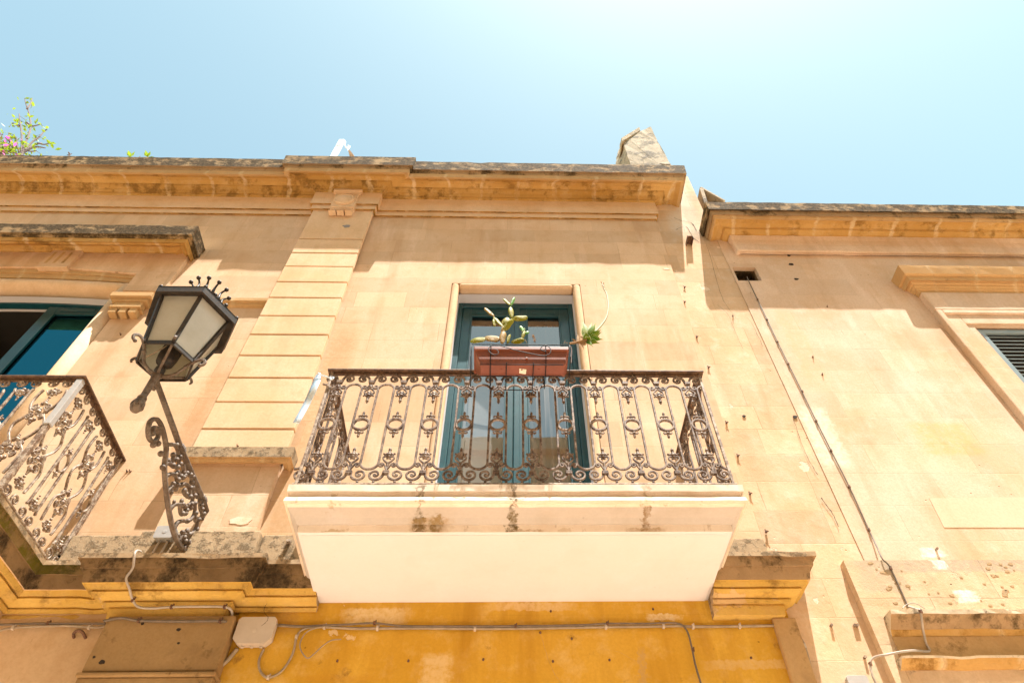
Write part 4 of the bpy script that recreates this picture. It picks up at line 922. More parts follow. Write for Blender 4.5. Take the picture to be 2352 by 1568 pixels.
# ================================================================== OPPOSITE HOUSE (behind the photographer, seen only in the panes)
Oh = thing('facing_house', 'plain tall limestone house across the narrow street, mirrored in the door panes', 'house', (0, -7.4, 0))
bm = BM(); wallgrid(bm, -18, 18, -0.3, 12.7, -8.8, -7.4, [(-3.2, -2.0, 5.0, 7.4), (1.4, 2.6, 5.0, 7.4)])
o = link('wall', bm, 'opp'); o.parent = Oh; o.matrix_parent_inverse = Matrix.Translation((0, 7.4, 0))
bm = BM(); box(bm, -18, 18, -7.4, -7.2, 12.4, 12.8); o = link('cornice', bm, 'opp', bevel=0.02); o.parent = Oh; o.matrix_parent_inverse = Matrix.Translation((0, 7.4, 0))
for x0 in (-3.2, -2.58, 1.4, 2.02):
    bm = BM(); box(bm, x0, x0+0.58, -7.50, -7.46, 5.0, 7.4); o = link('shutter', bm, 'teal', bevel=0.01); o.parent = Oh; o.matrix_parent_inverse = Matrix.Translation((0, 7.4, 0))

# ================================================================== ROOF THINGS
ch = thing('chimney', 'bleached crumbling stone chimney stub rising behind the cornice corner', 'chimney', (2.2, 0.6, 9.4))
def pt(px, py, y): x, z = at(px, py, y); return Vector((x, y, z))
A1, B1, C1 = pt(1432, 324, .50), pt(1494, 292, .42), pt(1427, 319, .85)
A0, B0, C0 = pt(1446, 374, .50), pt(1541, 379, .42), pt(1414, 375, .85)
def down(p1, p0, z):
    t = (z-p1.z)/(p0.z-p1.z); q = p1.lerp(p0, t); return Vector((max(min(q.x, 2.45), 1.0), q.y, z))
bm = BM()
lowz = 9.42
A2, B2, C2 = Vector((1.72, .5, lowz)), Vector((2.44, .42, lowz)), Vector((1.60, .85, lowz))
notch = [pt(1470, 300, .455), pt(1473, 303, .453)]
D1 = B1+Vector((-0.05, .5, -0.15)); D0 = Vector((B0.x, .95, B0.z)); D2 = Vector((2.44, .95, lowz))
T = [A1, pt(1468, 304, .455), pt(1472, 302, .45), pt(1490, 292.5, .425), B1]
vv = {}
def V(p): 
    k = tuple(round(c, 4) for c in p)
    if k not in vv: vv[k] = bm.verts.new(p)
    return vv[k]
face(bm, [V(p) for p in [A0]+T+[B0]]); face(bm, [V(p) for p in (A2, A0, B0, B2)])
face(bm, [V(p) for p in (C0, C1, A1, A0)]); face(bm, [V(p) for p in (C2, C0, A0, A2)])
face(bm, [V(p) for p in [C1, D1]+list(reversed(T))]); face(bm, [V(p) for p in (B1, D1, D0, B0)]); face(bm, [V(p) for p in (B0, D0, D2, B2)])
face(bm, [V(p) for p in (C1, C0, D0, D1)]); face(bm, [V(p) for p in (C0, C2, D2, D0)])
bmesh.ops.subdivide_edges(bm, edges=bm.edges[:], cuts=9, use_grid_fill=True)
for v in bm.verts:
    if v.co.z > 9.6: v.co += Vector((noise.noise(v.co*2.3), noise.noise(v.co*2.3+Vector((9, 0, 0))), noise.noise(v.co*2.3+Vector((0, 9, 0)))))*0.010+Vector((noise.noise(v.co*9), noise.noise(v.co*9+Vector((5, 0, 0))), noise.noise(v.co*9+Vector((0, 5, 0)))))*0.016
o = link('stack', bm, 'chim'); o.parent = ch; o.matrix_parent_inverse = Matrix.Translation(-Vector(ch.location))
bm = BM()   # cracked coping slab along the left half of the top
c = [pt(1429, 325, .47), pt(1471, 300, .44), pt(1469, 291, .44), pt(1427, 317, .47)]; e = [pt(1414, 372, .90), pt(1412, 372, .92)]
vs = [bm.verts.new(p) for p in c]; vs2 = [bm.verts.new(p+Vector((-0.02, .42, -0.05))) for p in c]
face(bm, vs); face(bm, vs2[::-1])
for i in range(4): face(bm, (vs[i], vs2[i], vs2[(i+1) % 4], vs[(i+1) % 4]))
o = link('coping', bm, 'greyst', bevel=0.01); o.parent = ch; o.matrix_parent_inverse = Matrix.Translation(-Vector(ch.location))
# clay vent: two leaning slabs
vt = thing('roof_vent', 'tent of two leaning clay slabs on the right house roof edge', 'vent', (2.65, 0.2, 8.7))
def slab2(a, b, th, dy):
    bm = BM(); a, b = Vector(a), Vector(b); t = (b-a).normalized(); nrm = Vector((t.z, 0, -t.x))*th
    lo_, hi_ = [a, b, b+nrm, a+nrm], [p+Vector((0, dy, 0)) for p in (a, b, b+nrm, a+nrm)]
    v = [bm.verts.new(p) for p in lo_+hi_]
    for q in ((0, 1, 2, 3), (7, 6, 5, 4), (0, 4, 5, 1), (1, 5, 6, 2), (2, 6, 7, 3), (3, 7, 4, 0)): face(bm, [v[i] for i in q])
    return bm
pk = pt(1607, 430, 0.10); rt = pt(1662, 461, 0.10); lf = pt(1597, 443, 0.10)
o = link('slab', slab2(rt, pk, 0.035, 0.45), 'chim', bevel=0.006); o.parent = vt; o.matrix_parent_inverse = Matrix.Translation(-Vector(vt.location))
o = link('slab', slab2((2.46, .10, 8.72), (pk.x-0.005, .10, pk.z-0.02), 0.05, 0.45), 'chim', bevel=0.006); o.parent = vt; o.matrix_parent_inverse = Matrix.Translation(-Vector(vt.location))
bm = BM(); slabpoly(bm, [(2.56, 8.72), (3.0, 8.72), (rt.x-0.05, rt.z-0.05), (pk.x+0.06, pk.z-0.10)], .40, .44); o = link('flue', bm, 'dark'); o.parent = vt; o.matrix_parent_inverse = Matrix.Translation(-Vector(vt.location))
# white post with a knotted cord
wp = thing('roof_post', 'white flat post with knotted cord, rising above the cornice over the pilaster', 'post', (-2.42, 0.1, 9.5))
def child(name, bm, mat, par, **k):
    o = link(name, bm, mat, None, **k); o.parent = par; o.matrix_parent_inverse = Matrix.Translation(-Vector(par.matrix_world.translation)); return o
bpy.context.view_layer.update()
bm = BM(); p1, p2 = pt(779, 322.5, 0.1), pt(791, 322.5, 0.1); q1, q2 = pt(766, 360, .1), pt(784, 360, .1)
slabpoly(bm, [(p1.x, p1.z), (p2.x, p2.z), (p2.x, 9.43), (p1.x, 9.43)], .08, .14); child('post', bm, 'white', wp, bevel=0.006)
bm = BM(); cpts = [pt(a, b, .05) for a, b in ((779, 323), (786, 322), (792, 323), (793, 328), (793, 336), (797, 341), (802, 338), (799, 334), (803, 336), (801, 342), (798, 338))]
tube(bm, smoothpts(cpts, 4), 0.007, 6); tube(bm, smoothpts([pt(a, b, .05) for a, b in ((799, 340), (800, 346), (803, 349))], 4), 0.006, 6); child('cord', bm, 'white', wp, smooth=True)
bm = BM(); tube(bm, [pt(802, 346, .05), pt(808, 358, .05), pt(813, 366, .05)], [0.014, 0.034, 0.036], 5); child('wedge', bm, 'dry', wp)

# bougainvillea on the roof terrace
def shrub(name, label, root, branches, nleaf, npet, seed, spread=0.12):
    rnd = random.Random(seed)
    t = thing(name, label, 'plant', root); bpy.context.view_layer.update()
    bs = BM(); bl = BM(); bp = BM()
    for br in branches:
        P = smoothpts([pt(a, b, y) for a, b, y in br], 6); n = len(P)
        tube(bs, P, [0.016*(1-0.75*i/n)+0.003 for i in range(n)], 5)
        for k in range(int(nleaf*len(P)/40)):
            i = rnd.randrange(1, n); p = P[i]+Vector((rnd.gauss(0, spread*0.7), rnd.gauss(0, spread*0.7), rnd.gauss(0, spread*0.5)))
            if rnd.random() < 0.25: tube(bs, [P[i], p], 0.003, 4)
            pet = rnd.random() < npet; s_ = rnd.uniform(0.025, 0.055)
            u = Vector((rnd.uniform(-1, 1), rnd.uniform(-1, 1), rnd.uniform(-.5, .7))).normalized(); v_ = u.cross(Vector((rnd.uniform(-1, 1), rnd.uniform(-1, 1), rnd.uniform(-1, 1)))).normalized()
            B_ = bp if pet else bl; m_ = u.cross(v_)*s_*0.12
            f_ = [B_.verts.new(p-u*s_), B_.verts.new(p+v_*s_*0.5+m_), B_.verts.new(p+u*s_), B_.verts.new(p-v_*s_*0.5+m_)]
            face(B_, f_)
    child('branches', bs, 'stem', t); child('leaves', bl, 'leafy', t, recalc=False)['kind'] = 'stuff'; child('flowers', bp, 'petal', t, recalc=False)['kind'] = 'stuff'
shrub('bougainvillea', 'tall airy bougainvillea spray with green leaves and magenta bracts above the roof edge', pt(50, 356, .5),
      [[(50, 358, .5), (58, 330, .5), (70, 295, .5), (68, 265, .52), (60, 240, .5), (57, 226, .5)], [(50, 358, .5), (50, 310, .5), (46, 280, .5), (44, 262, .5)], [(52, 352, .5), (72, 328, .5), (90, 315, .5), (101, 302, .5), (108, 298, .5)],
       [(54, 350, .5), (80, 338, .5), (104, 340, .5)], [(60, 345, .5), (85, 330, .52), (100, 332, .5), (112, 330, .5)], [(62, 250, .5), (70, 238, .5), (74, 226, .5)], [(62, 282, .5), (74, 290, .5), (95, 285, .5)], [(48, 355, .5), (40, 335, .5), (38, 318, .5), (30, 310, .5)],
       [(46, 290, .5), (35, 285, .5), (28, 283, .5)], [(52, 352, .5), (60, 343, .5), (70, 348, .5), (84, 346, .5)]], 26, 0.03, 3, 0.09)
shrub('bougainvillea', 'dense dark green bougainvillea clump with pink bracts at the far left roof edge', pt(8, 356, .5),
      [[(0, 356, .5), (10, 345, .5), (22, 335, .5), (34, 342, .5)], [(-12, 356, .5), (-6, 335, .5), (2, 318, .5), (6, 308, .5)], [(5, 356, .5), (15, 348, .5), (28, 350, .5), (36, 352, .5)], [(-10, 350, .5), (0, 338, .5), (8, 326, .5)], [(25, 350, .5), (24, 335, .5), (21, 320, .5), (20, 305, .5)], [(0, 352, .6), (14, 340, .6), (26, 346, .6)]], 80, 0.16, 4, 0.10)
for px, py, nm, lb, sd_ in ((322, 357, 'seedling', 'tiny yellow green sprout poking over the cornice top', 6), (163, 352, 'dried_flower', 'tiny dried purple flower head on the cornice edge', 7)):
    t = thing(nm, lb, 'plant', pt(px, py+6, .2)); bpy.context.view_layer.update()
    bl = BM(); rnd = random.Random(sd_); p = pt(px, py+2, .2)
    n_ = 14 if nm == 'seedling' else 8
    for k in range(n_):
        c_ = p+Vector((rnd.choice((-.12, .12)) if nm == 'seedling' else 0, 0, -0.03)); u = Vector((rnd.uniform(-1, 1), rnd.uniform(-.6, .6), rnd.uniform(0, .8))).normalized(); v_ = u.cross(Vector((0, 1, .3))).normalized(); s_ = .10 if nm == 'seedling' else .05
        face(bl, [bl.verts.new(c_), bl.verts.new(c_+u*s_*0.5+v_*s_*.22), bl.verts.new(c_+u*s_), bl.verts.new(c_+u*s_*0.5-v_*s_*.22)])
    child('leaves', bl, 'leafy' if nm == 'seedling' else 'stem', t, recalc=False)
    bs = BM(); tube(bs, [p+Vector((0, 0, -.22)), p], 0.006, 5); child('stem', bs, 'stem', t)

# ================================================================== STREET LAMP
LC = Vector((-2.105, -1.10, 0))
lamp = thing('street_lamp', 'six sided iron street lamp with crown, held out on a scrolled wall bracket', 'street lamp', (-1.995, 0, 4.5))
bpy.context.view_layer.update()
def hexp(r, z, a0=0): return [Vector((LC.x+r*math.cos(R(60*k+a0)), LC.y+r*math.sin(R(60*k+a0)), z)) for k in range(6)]
RB, RT, ZB, ZT, RR, ZR = 0.172, 0.248, 4.905, 5.315, 0.297, 5.300
def strip(bm, a, b, w, t):
    a, b = Vector(a), Vector(b); d = (b-a).normalized(); mid = (a+b)/2-Vector((LC.x, LC.y, (a.z+b.z)/2)); nrm = Vector((mid.x, mid.y, 0)).normalized(); nrm = (nrm-d*nrm.dot(d)).normalized()
    bar(bm, [a, b], nrm, w, t)
hb, htp = hexp(RB, ZB), hexp(RT, ZT)
bm = BM()
for k in range(6):
    strip(bm, hb[k], htp[k], 0.026, 0.022)
    strip(bm, hb[k], hb[(k+1) % 6], 0.034, 0.012)
link_ = child('frame', bm, 'lampiron', lamp, bevel=0.002)
for k in range(6):
    bm = BM(); ins = lambda p, f: LC+(p-LC)*1.0 if False else Vector((LC.x+(p.x-LC.x)*f, LC.y+(p.y-LC.y)*f, p.z))
    q = [ins(hb[k], .965), ins(hb[(k+1) % 6], .965), ins(htp[(k+1) % 6], .975), ins(htp[k], .975)]
    v = [bm.verts.new(p) for p in q]+[bm.verts.new(ins(p, .97)) for p in q]
    for f_ in ((0, 1, 2, 3), (7, 6, 5, 4), (0, 4, 5, 1), (1, 5, 6, 2), (2, 6, 7, 3), (3, 7, 4, 0)): face(bm, [v[i] for i in f_])
    child('pane', bm, 'lampglass', lamp)
bm = BM()   # deep rim
for k in range(6):
    a, b = hexp(RR, ZR)[k], hexp(RR, ZR)[(k+1) % 6]; c_, d_ = hexp(RR+0.004, ZR+0.055)[k], hexp(RR+0.004, ZR+0.055)[(k+1) % 6]
    i1, i2 = hexp(RR-0.006, ZR)[k], hexp(RR-0.006, ZR)[(k+1) % 6]; j1, j2 = hexp(RT-0.012, ZR+0.018)[k], hexp(RT-0.012, ZR+0.018)[(k+1) % 6]
    va = [bm.verts.new(p) for p in (a, b, d_, c_, i1, i2, j2, j1)]
    face(bm, (va[0], va[1], va[2], va[3])); face(bm, (va[0], va[4], va[5], va[1])); face(bm, (va[4], va[7], va[6], va[5]))
bmesh.ops.remove_doubles(bm, verts=bm.verts, dist=0.0005)
child('rim', bm, 'lampiron', lamp, recalc=True)
bm = BM(); prev = None
for r_, z_ in ((RR+0.006, ZR+0.052), (0.21, ZR+0.13), (0.13, ZR+0.19), (0.09, ZR+0.24), (0.085, ZR+0.28), (0.02, ZR+0.33)):
    cur = [bm.verts.new(p) for p in hexp(r_, z_)]
    if prev:
        for k in range(6): face(bm, (prev[k], prev[(k+1) % 6], cur[(k+1) % 6], cur[k]))
    prev = cur
face(bm, prev); child('roof', bm, 'lampiron', lamp)
bm = BM()
for k in range(6): ball(bm, hexp(RR-0.01, ZR+0.065)[k], 0.014)
for r_, z_, n_ in ((0.115, ZR+0.20, 12), (0.10, ZR+0.265, 12)):
    for k in range(n_): ball(bm, LC+Vector((r_*math.cos(R(360/n_*k)), r_*math.sin(R(360/n_*k)), z_)), 0.017)
lathe(bm, [(0.088, ZR+0.23), (0.103, ZR+0.238), (0.103, ZR+0.25), (0.088, ZR+0.262)], (LC.x, LC.y, 0), 24)
NB = 12
for k in range(NB):
    a = R(30*k+15)
    e = Vector((math.cos(a), math.sin(a), 0)); Z = Vector((0, 0, 1))
    pts = [LC+e*r_+Z*z_ for r_, z_ in ((0.092, ZR+0.235), (0.108, ZR+0.262), (0.105, ZR+0.295), (0.108, ZR+0.325), (0.138, ZR+0.352))]
    P = smoothpts(pts, 4); tube(bm, P, [0.014-0.009*i/len(P) for i in range(len(P))], 7); ball(bm, pts[-1], 0.0155, u=10, v=8)
child('crown', bm, 'lampiron', lamp, smooth=True)
# lamp holder, bulb cap
bm = BM(); lathe(bm, [(0.012, 4.78), (0.03, 4.80), (0.03, 4.83), (0.018, 4.85), (0.022, 4.87), (0.052, 4.89), (0.058, 4.93), (0.058, 4.99), (0.06, 5.0), (0.06, 5.015), (0.03, 5.02)], (LC.x, LC.y, 0), 20)
child('lamp_holder', bm, 'lampiron', lamp, smooth=True)
bm = BM(); tube(bm, smoothpts([LC+Vector(c_) for c_ in ((-.16, .02, 4.93), (-.12, -.03, 4.90), (-.06, -.05, 4.93), (-.01, -.055, 4.99))], 5), 0.005, 6); child('lead', bm, 'cable', lamp)
# cradle arms under the body
bm = BM()
for k in range(6):
    a = R(60*k); e = Vector((math.cos(a), math.sin(a), 0)); nrm = Vector((-math.sin(a), math.cos(a), 0)); Z = Vector((0, 0, 1))
    pr = [(0.012, 4.775), (0.06, 4.765), (0.105, 4.785), (0.128, 4.825), (0.140, 4.845), (0.148, 4.865), (0.166, 4.890), (0.190, 4.915), (0.220, 4.922), (0.244, 4.900), (0.240, 4.874), (0.222, 4.868)]
    if k % 2: pr = [(0.012, 4.78), (0.05, 4.80), (0.10, 4.85), (0.15, 4.90), (0.172, 4.925), (0.195, 4.935), (0.212, 4.92), (0.208, 4.90)]
    P = smoothpts([LC+e*r_+Z*z_ for r_, z_ in pr], 4); bar(bm, P, nrm, 0.017 if k % 2 == 0 else 0.012, 0.016)
    if k % 2 == 0: ball(bm, P[-1], 0.013); ball(bm, LC+e*0.142+Z*4.848, 0.014)
child('cradle', bm, 'bracket', lamp, smooth=False)
bm = BM(); lathe(bm, [(0.006, 4.462), (0.024, 4.468), (0.034, 4.49), (0.030, 4.51), (0.036, 4.525), (0.030, 4.545), (0.020, 4.555), (0.027, 4.562), (0.027, 4.572), (0.020, 4.578), (0.019, 4.60), (0.023, 4.74), (0.030, 4.76), (0.022, 4.78), (0.012, 4.80)], (LC.x, LC.y, 0), 16)
for k in range(8):
    a = R(45*k); ball(bm, LC+Vector((0.028*math.cos(a), 0.028*math.sin(a), 4.505)), 0.012, sc=(1, 1, 1.9))
child('pendant', bm, 'bracket', lamp, smooth=True)
# arm and bracket plate
TH = 0.1045; NV = Vector((1, TH, 0)).normalized()
def BQ(s_, z, off=0.0): 
    c_ = math.cos(math.atan(TH)); return Vector((-1.99-TH*s_*c_+off, -s_*c_, z))
bm = BM(); tube(bm, [BQ(-0.03, 4.552), BQ(0.155, 4.598), BQ(0.59, 4.652), BQ(1.10, 4.748)], [0.021, 0.021, 0.019, 0.017], 12)
child('arm', bm, 'bracket', lamp, smooth=True)
for s_, z in ((0.155, 4.598), (0.59, 4.652)):
    bm = BM()
    for k in range(-2, 3): 
        d = (BQ(s_+0.01, z+.001)-BQ(s_-0.01, z-.001)).normalized(); c_ = BQ(s_, z)+d*0.012*k
        lathe(bm, [(0.021, -0.007), (0.031-0.002*abs(k), 0), (0.021, 0.007)], c_, 14, 0, Vector((0, 0, 1)).rotation_difference(d).to_matrix())
    child('collar', bm, 'bracket', lamp, smooth=True)
rib = [(0.05, 4.275), (0.121, 4.232), (0.24, 4.229), (0.368, 4.272), (0.516, 4.352), (0.648, 4.448), (0.692, 4.513), (0.733, 4.552), (0.821, 4.59), (0.885, 4.598), (0.929, 4.58), (0.952, 4.53), (0.93, 4.483), (0.886, 4.459), (0.842, 4.475), (0.829, 4.522), (0.852, 4.551), (0.889, 4.549), (0.901, 4.524), (0.883, 4.504)]
bm = BM(); P = smoothpts([BQ(a, b) for a, b in rib], 5); bar(bm, P, NV, 0.026, 0.030, taper=(1, .7)); ball(bm, P[-1], 0.018)
for a, b in ((0.735, 4.478), (0.66, 4.436), (0.83, 4.46), (0.80, 4.50)): ball(bm, BQ(a, b), 0.019, u=9, v=7)
child('bracket_rib', bm, 'bracket', lamp)
bm = BM()
inner = [[(0.04, 4.55), (0.05, 4.48), (0.02, 4.42), (0.02, 4.33), (0.05, 4.275)],
         [(0.74, 4.553), (0.70, 4.585), (0.66, 4.62), (0.60, 4.615), (0.575, 4.58), (0.60, 4.555), (0.63, 4.565)],
         [(0.66, 4.46), (0.62, 4.50), (0.565, 4.52), (0.54, 4.56), (0.56, 4.60)], [(0.60, 4.41), (0.57, 4.46), (0.53, 4.49), (0.49, 4.485), (0.475, 4.455), (0.50, 4.44)],
         [(0.52, 4.36), (0.50, 4.42), (0.45, 4.47), (0.41, 4.52), (0.35, 4.545), (0.30, 4.525), (0.31, 4.49), (0.34, 4.49)], [(0.50, 4.60), (0.46, 4.575), (0.42, 4.59), (0.38, 4.61), (0.34, 4.59)],
         [(0.42, 4.30), (0.40, 4.36), (0.34, 4.41), (0.28, 4.45), (0.25, 4.50), (0.27, 4.55), (0.31, 4.57)], [(0.35, 4.40), (0.30, 4.37), (0.27, 4.40), (0.29, 4.43)],
         [(0.30, 4.25), (0.29, 4.31), (0.24, 4.36), (0.19, 4.40), (0.17, 4.46), (0.20, 4.51), (0.24, 4.50), (0.235, 4.465)], [(0.20, 4.24), (0.19, 4.29), (0.14, 4.33), (0.10, 4.37), (0.09, 4.43), (0.12, 4.47), (0.15, 4.455)],
         [(0.12, 4.24), (0.10, 4.29), (0.07, 4.32), (0.06, 4.36)], [(0.05, 4.50), (0.09, 4.53), (0.14, 4.54), (0.17, 4.57)], [(0.15, 4.33), (0.12, 4.29), (0.16, 4.27), (0.20, 4.30)], [(0.52, 4.53), (0.48, 4.52), (0.45, 4.54), (0.46, 4.565)]]
for q in inner:
    P = smoothpts([BQ(a, b) for a, b in q], 5); bar(bm, P, NV, 0.024, 0.024, taper=(1, .65)); ball(bm, P[-1], 0.018)
    for f_ in (0.35, 0.6, .8):
        p = P[int(len(P)*f_)]; ball(bm, p+NV*0.008, 0.016, sc=(1.2, .8, 1.2))
rnd = random.Random(8)
for i in range(14):
    s_ = rnd.uniform(0.10, 0.64); zl = 4.25+max(0, s_-0.28)*0.62; zh_ = 4.56+s_*0.09; z = rnd.uniform(zl, zh_)
    ball(bm, BQ(s_, z), rnd.uniform(.012, .020), sc=(.8, 1.2, 1.3))
child('bracket_scrollwork', bm, 'bracket', lamp)
bm = BM(); box(bm, -2.035, -1.945, -0.03, 0.0, 4.50, 4.60); child('wall_plate', bm, 'bracket', lamp, bevel=0.006)

# ================================================================== PLANTER
XP0, XP1 = -0.178, 0.412
zbp = 4.955
yb0 = atz(1200, 865, zbp)[1]; yf0 = atz(1200, 836.5, zbp)[1]
ztp = at(1200, 795, yf0-0.022)[1]
pl = thing('planter_box', 'long terracotta plastic planter held in a wire rack above the balcony handrail', 'planter', ((XP0+XP1)/2, (yb0+yf0)/2, zbp))
bpy.context.view_layer.update()
xb0, xb1 = at(1102, 865, yb0)[0], at(1298, 865, yb0)[0]; xt0, xt1 = at(1089, 793, yf0-0.022)[0], at(1306, 795, yf0-0.022)[0]
def ring4(x0, x1, y0, y1, z): return [Vector((x0, y0, z)), Vector((x1, y0, z)), Vector((x1, y1, z)), Vector((x0, y1, z))]
bm = BM()
yt0, yt1 = yf0-0.022, RY-0.045
R1 = ring4(xb0+.004, xb1-.004, yf0, yb0, zbp); R2 = ring4(xt0+0.010, xt1-0.010, yt0+0.010, yt1-0.01, ztp-0.035); R2b = ring4(xt0, xt1, yt0, yt1, ztp-0.035); R3 = ring4(xt0, xt1, yt0, yt1, ztp)
R4 = ring4(xt0+0.012, xt1-0.012, yt0+0.012, yt1-0.012, ztp); R5 = ring4(xt0+0.018, xt1-0.018, yt0+0.018, yt1-0.018, ztp-0.03)
prev = None
for rg in (R1, R2, R2b, R3, R4, R5):
    cur = [bm.verts.new(p) for p in rg]
    if prev:
        for k in range(4): face(bm, (prev[k], prev[(k+1) % 4], cur[(k+1) % 4], cur[k]))
    else: face(bm, cur[::-1])
    prev = cur
face(bm, prev)
child('trough', bm, 'terra', pl, bevel=0.006, seg=3)
bm = BM(); box(bm, xt0+.02, xt1-.02, yt0+.02, yt1-.02, ztp-.029, ztp-0.02); child('soil', bm, 'soil', pl)
for xx in (0.0, 0.13, 0.24):
    bm = BM(); lathe(bm, [(0.006, -0.003), (0.007, 0.0), (0.005, 0.001)], (xb0+0.14+xx, (yf0+yb0)/2-0.01, zbp-0.001), 12); child('drain_boss', bm, 'terra', pl)
bm = BM()
tube(bm, [(xb0+0.30, yf0-0.006, zbp+0.045), (xb0+0.30, yf0-0.02, zbp+0.045)], 0.007, 8); child('drain_boss', bm, 'terra', pl)
xl_, yl_ = xb0+0.255, (yf0+yb0)/2
bm = BM(); v = [bm.verts.new(c_) for c_ in ((xl_, yl_-.02, zbp-.0018), (xl_+.045, yl_-.012, zbp-.0018), (xl_+.043, yl_+.026, zbp-.006), (xl_, yl_+.02, zbp-.0018))]; face(bm, v)
lb = child('paper_label', bm, 'label', pl); lb.modifiers.new('s', 'SOLIDIFY').thickness = 0.0006
bm = BM()
for i in range(8): box(bm, xl_+0.008+i*0.0034, xl_+0.0095+i*0.0034+(i % 3)*0.0004, yl_-0.010, yl_+0.001, -0.0004+zbp-.0028, zbp-.0024)
child('barcode', bm, 'labelink', pl)

rack = thing('planter_rack', 'black wire rack with scroll front hooked over the balcony handrail', 'rack', ((XP0+XP1)/2, RY, 5.15))
bpy.context.view_layer.update()
bm = BM(); W = 0.0032
ya = yf0-0.035; zr_ = ztp+0.004
xa0, xa1 = at(1083, 790, ya)[0], at(1308, 796, ya)[0]; zr_ = at(1200, 791.5, ya)[1]
tube(bm, [(xa0, RY-0.02, zr_), (xa0, ya, zr_), (xa1, ya, zr_), (xa1, RY-0.02, zr_), (xa0, RY-0.02, zr_)], W, 6)
for xx in (xa0, xa1):
    tube(bm, smoothpts([(xx, ya, zr_), (xx, ya+0.004, zr_-0.1), (xx, ya+0.02, zbp+0.02), (xx, RY-0.05, zbp-0.004)], 3), W, 6)
hx0, hx1 = at(1126, 830, ya)[0], at(1255, 830, ya)[0]
for xx in (hx0, hx1):
    tube(bm, [(xx, ya, zr_), (xx, ya+0.008, zr_-0.06), (xx, yf0-0.004, zbp-0.006), (xx, yb0, zbp-0.006), (xx, RY-0.034, zbp-0.004), (xx, RY-0.034, 5.13)], W, 6)
    tube(bm, smoothpts([(xx, RY-0.02, zr_), (xx, RY+0.01, zr_-0.01), (xx, RY+0.04, zr_-0.05), (xx, RY+0.04, 5.11)], 4), W, 6)
for yy, zz_ in ((yf0-0.004, zbp-0.009), (yb0-0.012, zbp-0.009)): tube(bm, [(xb0+0.002, yy, zz_), (xb1-0.02, yy, zz_)], W, 6)
mx0, mx1 = at(1162, 880, yb0)[0], at(1224, 880, yb0)[0]
tube(bm, smoothpts([(mx0, yf0-.006, zbp+.008), (mx0, yf0-.005, zbp-.010), (mx0, yb0, zbp-0.012), (mx0, RY-0.036, zbp-0.014), (mx0+0.004, RY-0.030, zbp-0.015), (mx1-0.004, RY-0.030, zbp-0.015), (mx1, RY-0.036, zbp-0.014), (mx1, yb0, zbp-0.012), (mx1, yf0-.005, zbp-.010), (mx1, yf0-.006, zbp+.008)], 2), W, 6)
child('frame', bm, 'wire', rack, smooth=True)
bm = BM()
def scroll_at(lst, y): return smoothpts([Vector((at(a, b, y)[0], y, at(a, b, y)[1])) for a, b in lst], 5)
sc3 = lambda X, Y: ((1750+X*0.3826)/1.7415, (1100+Y*0.3826)/1.7415)
tube(bm, scroll_at([sc3(*p) for p in ((585, 775), (615, 778), (635, 800), (630, 825), (590, 832), (550, 810), (532, 775), (560, 742), (620, 735), (700, 750), (800, 780), (950, 815), (1080, 840), (1140, 838), (1180, 810), (1180, 770), (1150, 740), (1105, 740), (1080, 765), (1090, 785), (1135, 797))], ya-0.003), 0.003, 6)
child('scroll', bm, 'wire', rack, smooth=True)

# prickly pears
def pad(bm, c_, r, w_, ang, thick=0.09, yaw=0.0, mi=0, y=None):
    """pad seen in the photograph: centre pixel c_, half length r px, half width w_ px, angle from vertical"""
    y = y if y is not None else (yf0+yb0)/2
    x, z = at(c_[0], c_[1], y); k = 0.00272*1.03
    a = R(ang); rot = Matrix.Rotation(a, 3, 'Y') @ Matrix.Rotation(R(yaw), 3, 'Z')
    ca_, sa_ = abs(math.cos(R(ang))), abs(math.sin(R(ang))); L, W_ = r*1.24*math.hypot(0.00385*ca_, 0.0028*sa_), w_*1.0*math.hypot(0.0028*ca_, 0.00385*sa_)
    m = Matrix.Translation((x, y, z)) @ rot.to_4x4() @ Matrix.Diagonal((W_, max(0.006, W_*thick*2), L, 1))
    g = bmesh.ops.create_uvsphere(bm, u_segments=18, v_segments=12, radius=1, matrix=m)
    ax = rot @ Vector((0, 0, 1))
    for v in g['verts']:
        t = (v.co-Vector((x, y, z))).dot(ax)/L
        sc_ = 1+0.16*t; off = v.co-Vector((x, y, z))-ax*t*L; v.co = Vector((x, y, z))+ax*t*L+off*sc_
        v.co += Vector((noise.noise(v.co*22), noise.noise(v.co*22+Vector((7, 0, 0))), noise.noise(v.co*22+Vector((0, 7, 0)))))*0.0045
        for f in v.link_faces: f.material_index = mi; f.smooth = True
    rnd = random.Random(int(c_[0]*7+c_[1]))
    for i in range(int(5+r*0.5)):
        u_, t_ = rnd.uniform(-.8, .8), rnd.uniform(-.85, .85)
        if u_*u_+t_*t_ > .85: continue
        for s_ in (-1, 1):
            d_ = math.sqrt(max(0, 1-u_*u_-t_*t_)); p = Vector((x, y, z))+rot @ Vector((W_*u_*(1+.16*t_), s_*max(0.006, W_*thick*2)*d_, L*t_))
            ball(bm, p, 0.0026, 3, u=4, v=3)
pk1 = sc3
ym = (yf0+yb0)/2
pp = thing('prickly_pear', 'large branching yellow green prickly pear in the terracotta planter', 'cactus', (0.02, ym, ztp-0.02)); bpy.context.view_layer.update()
bm = BM()
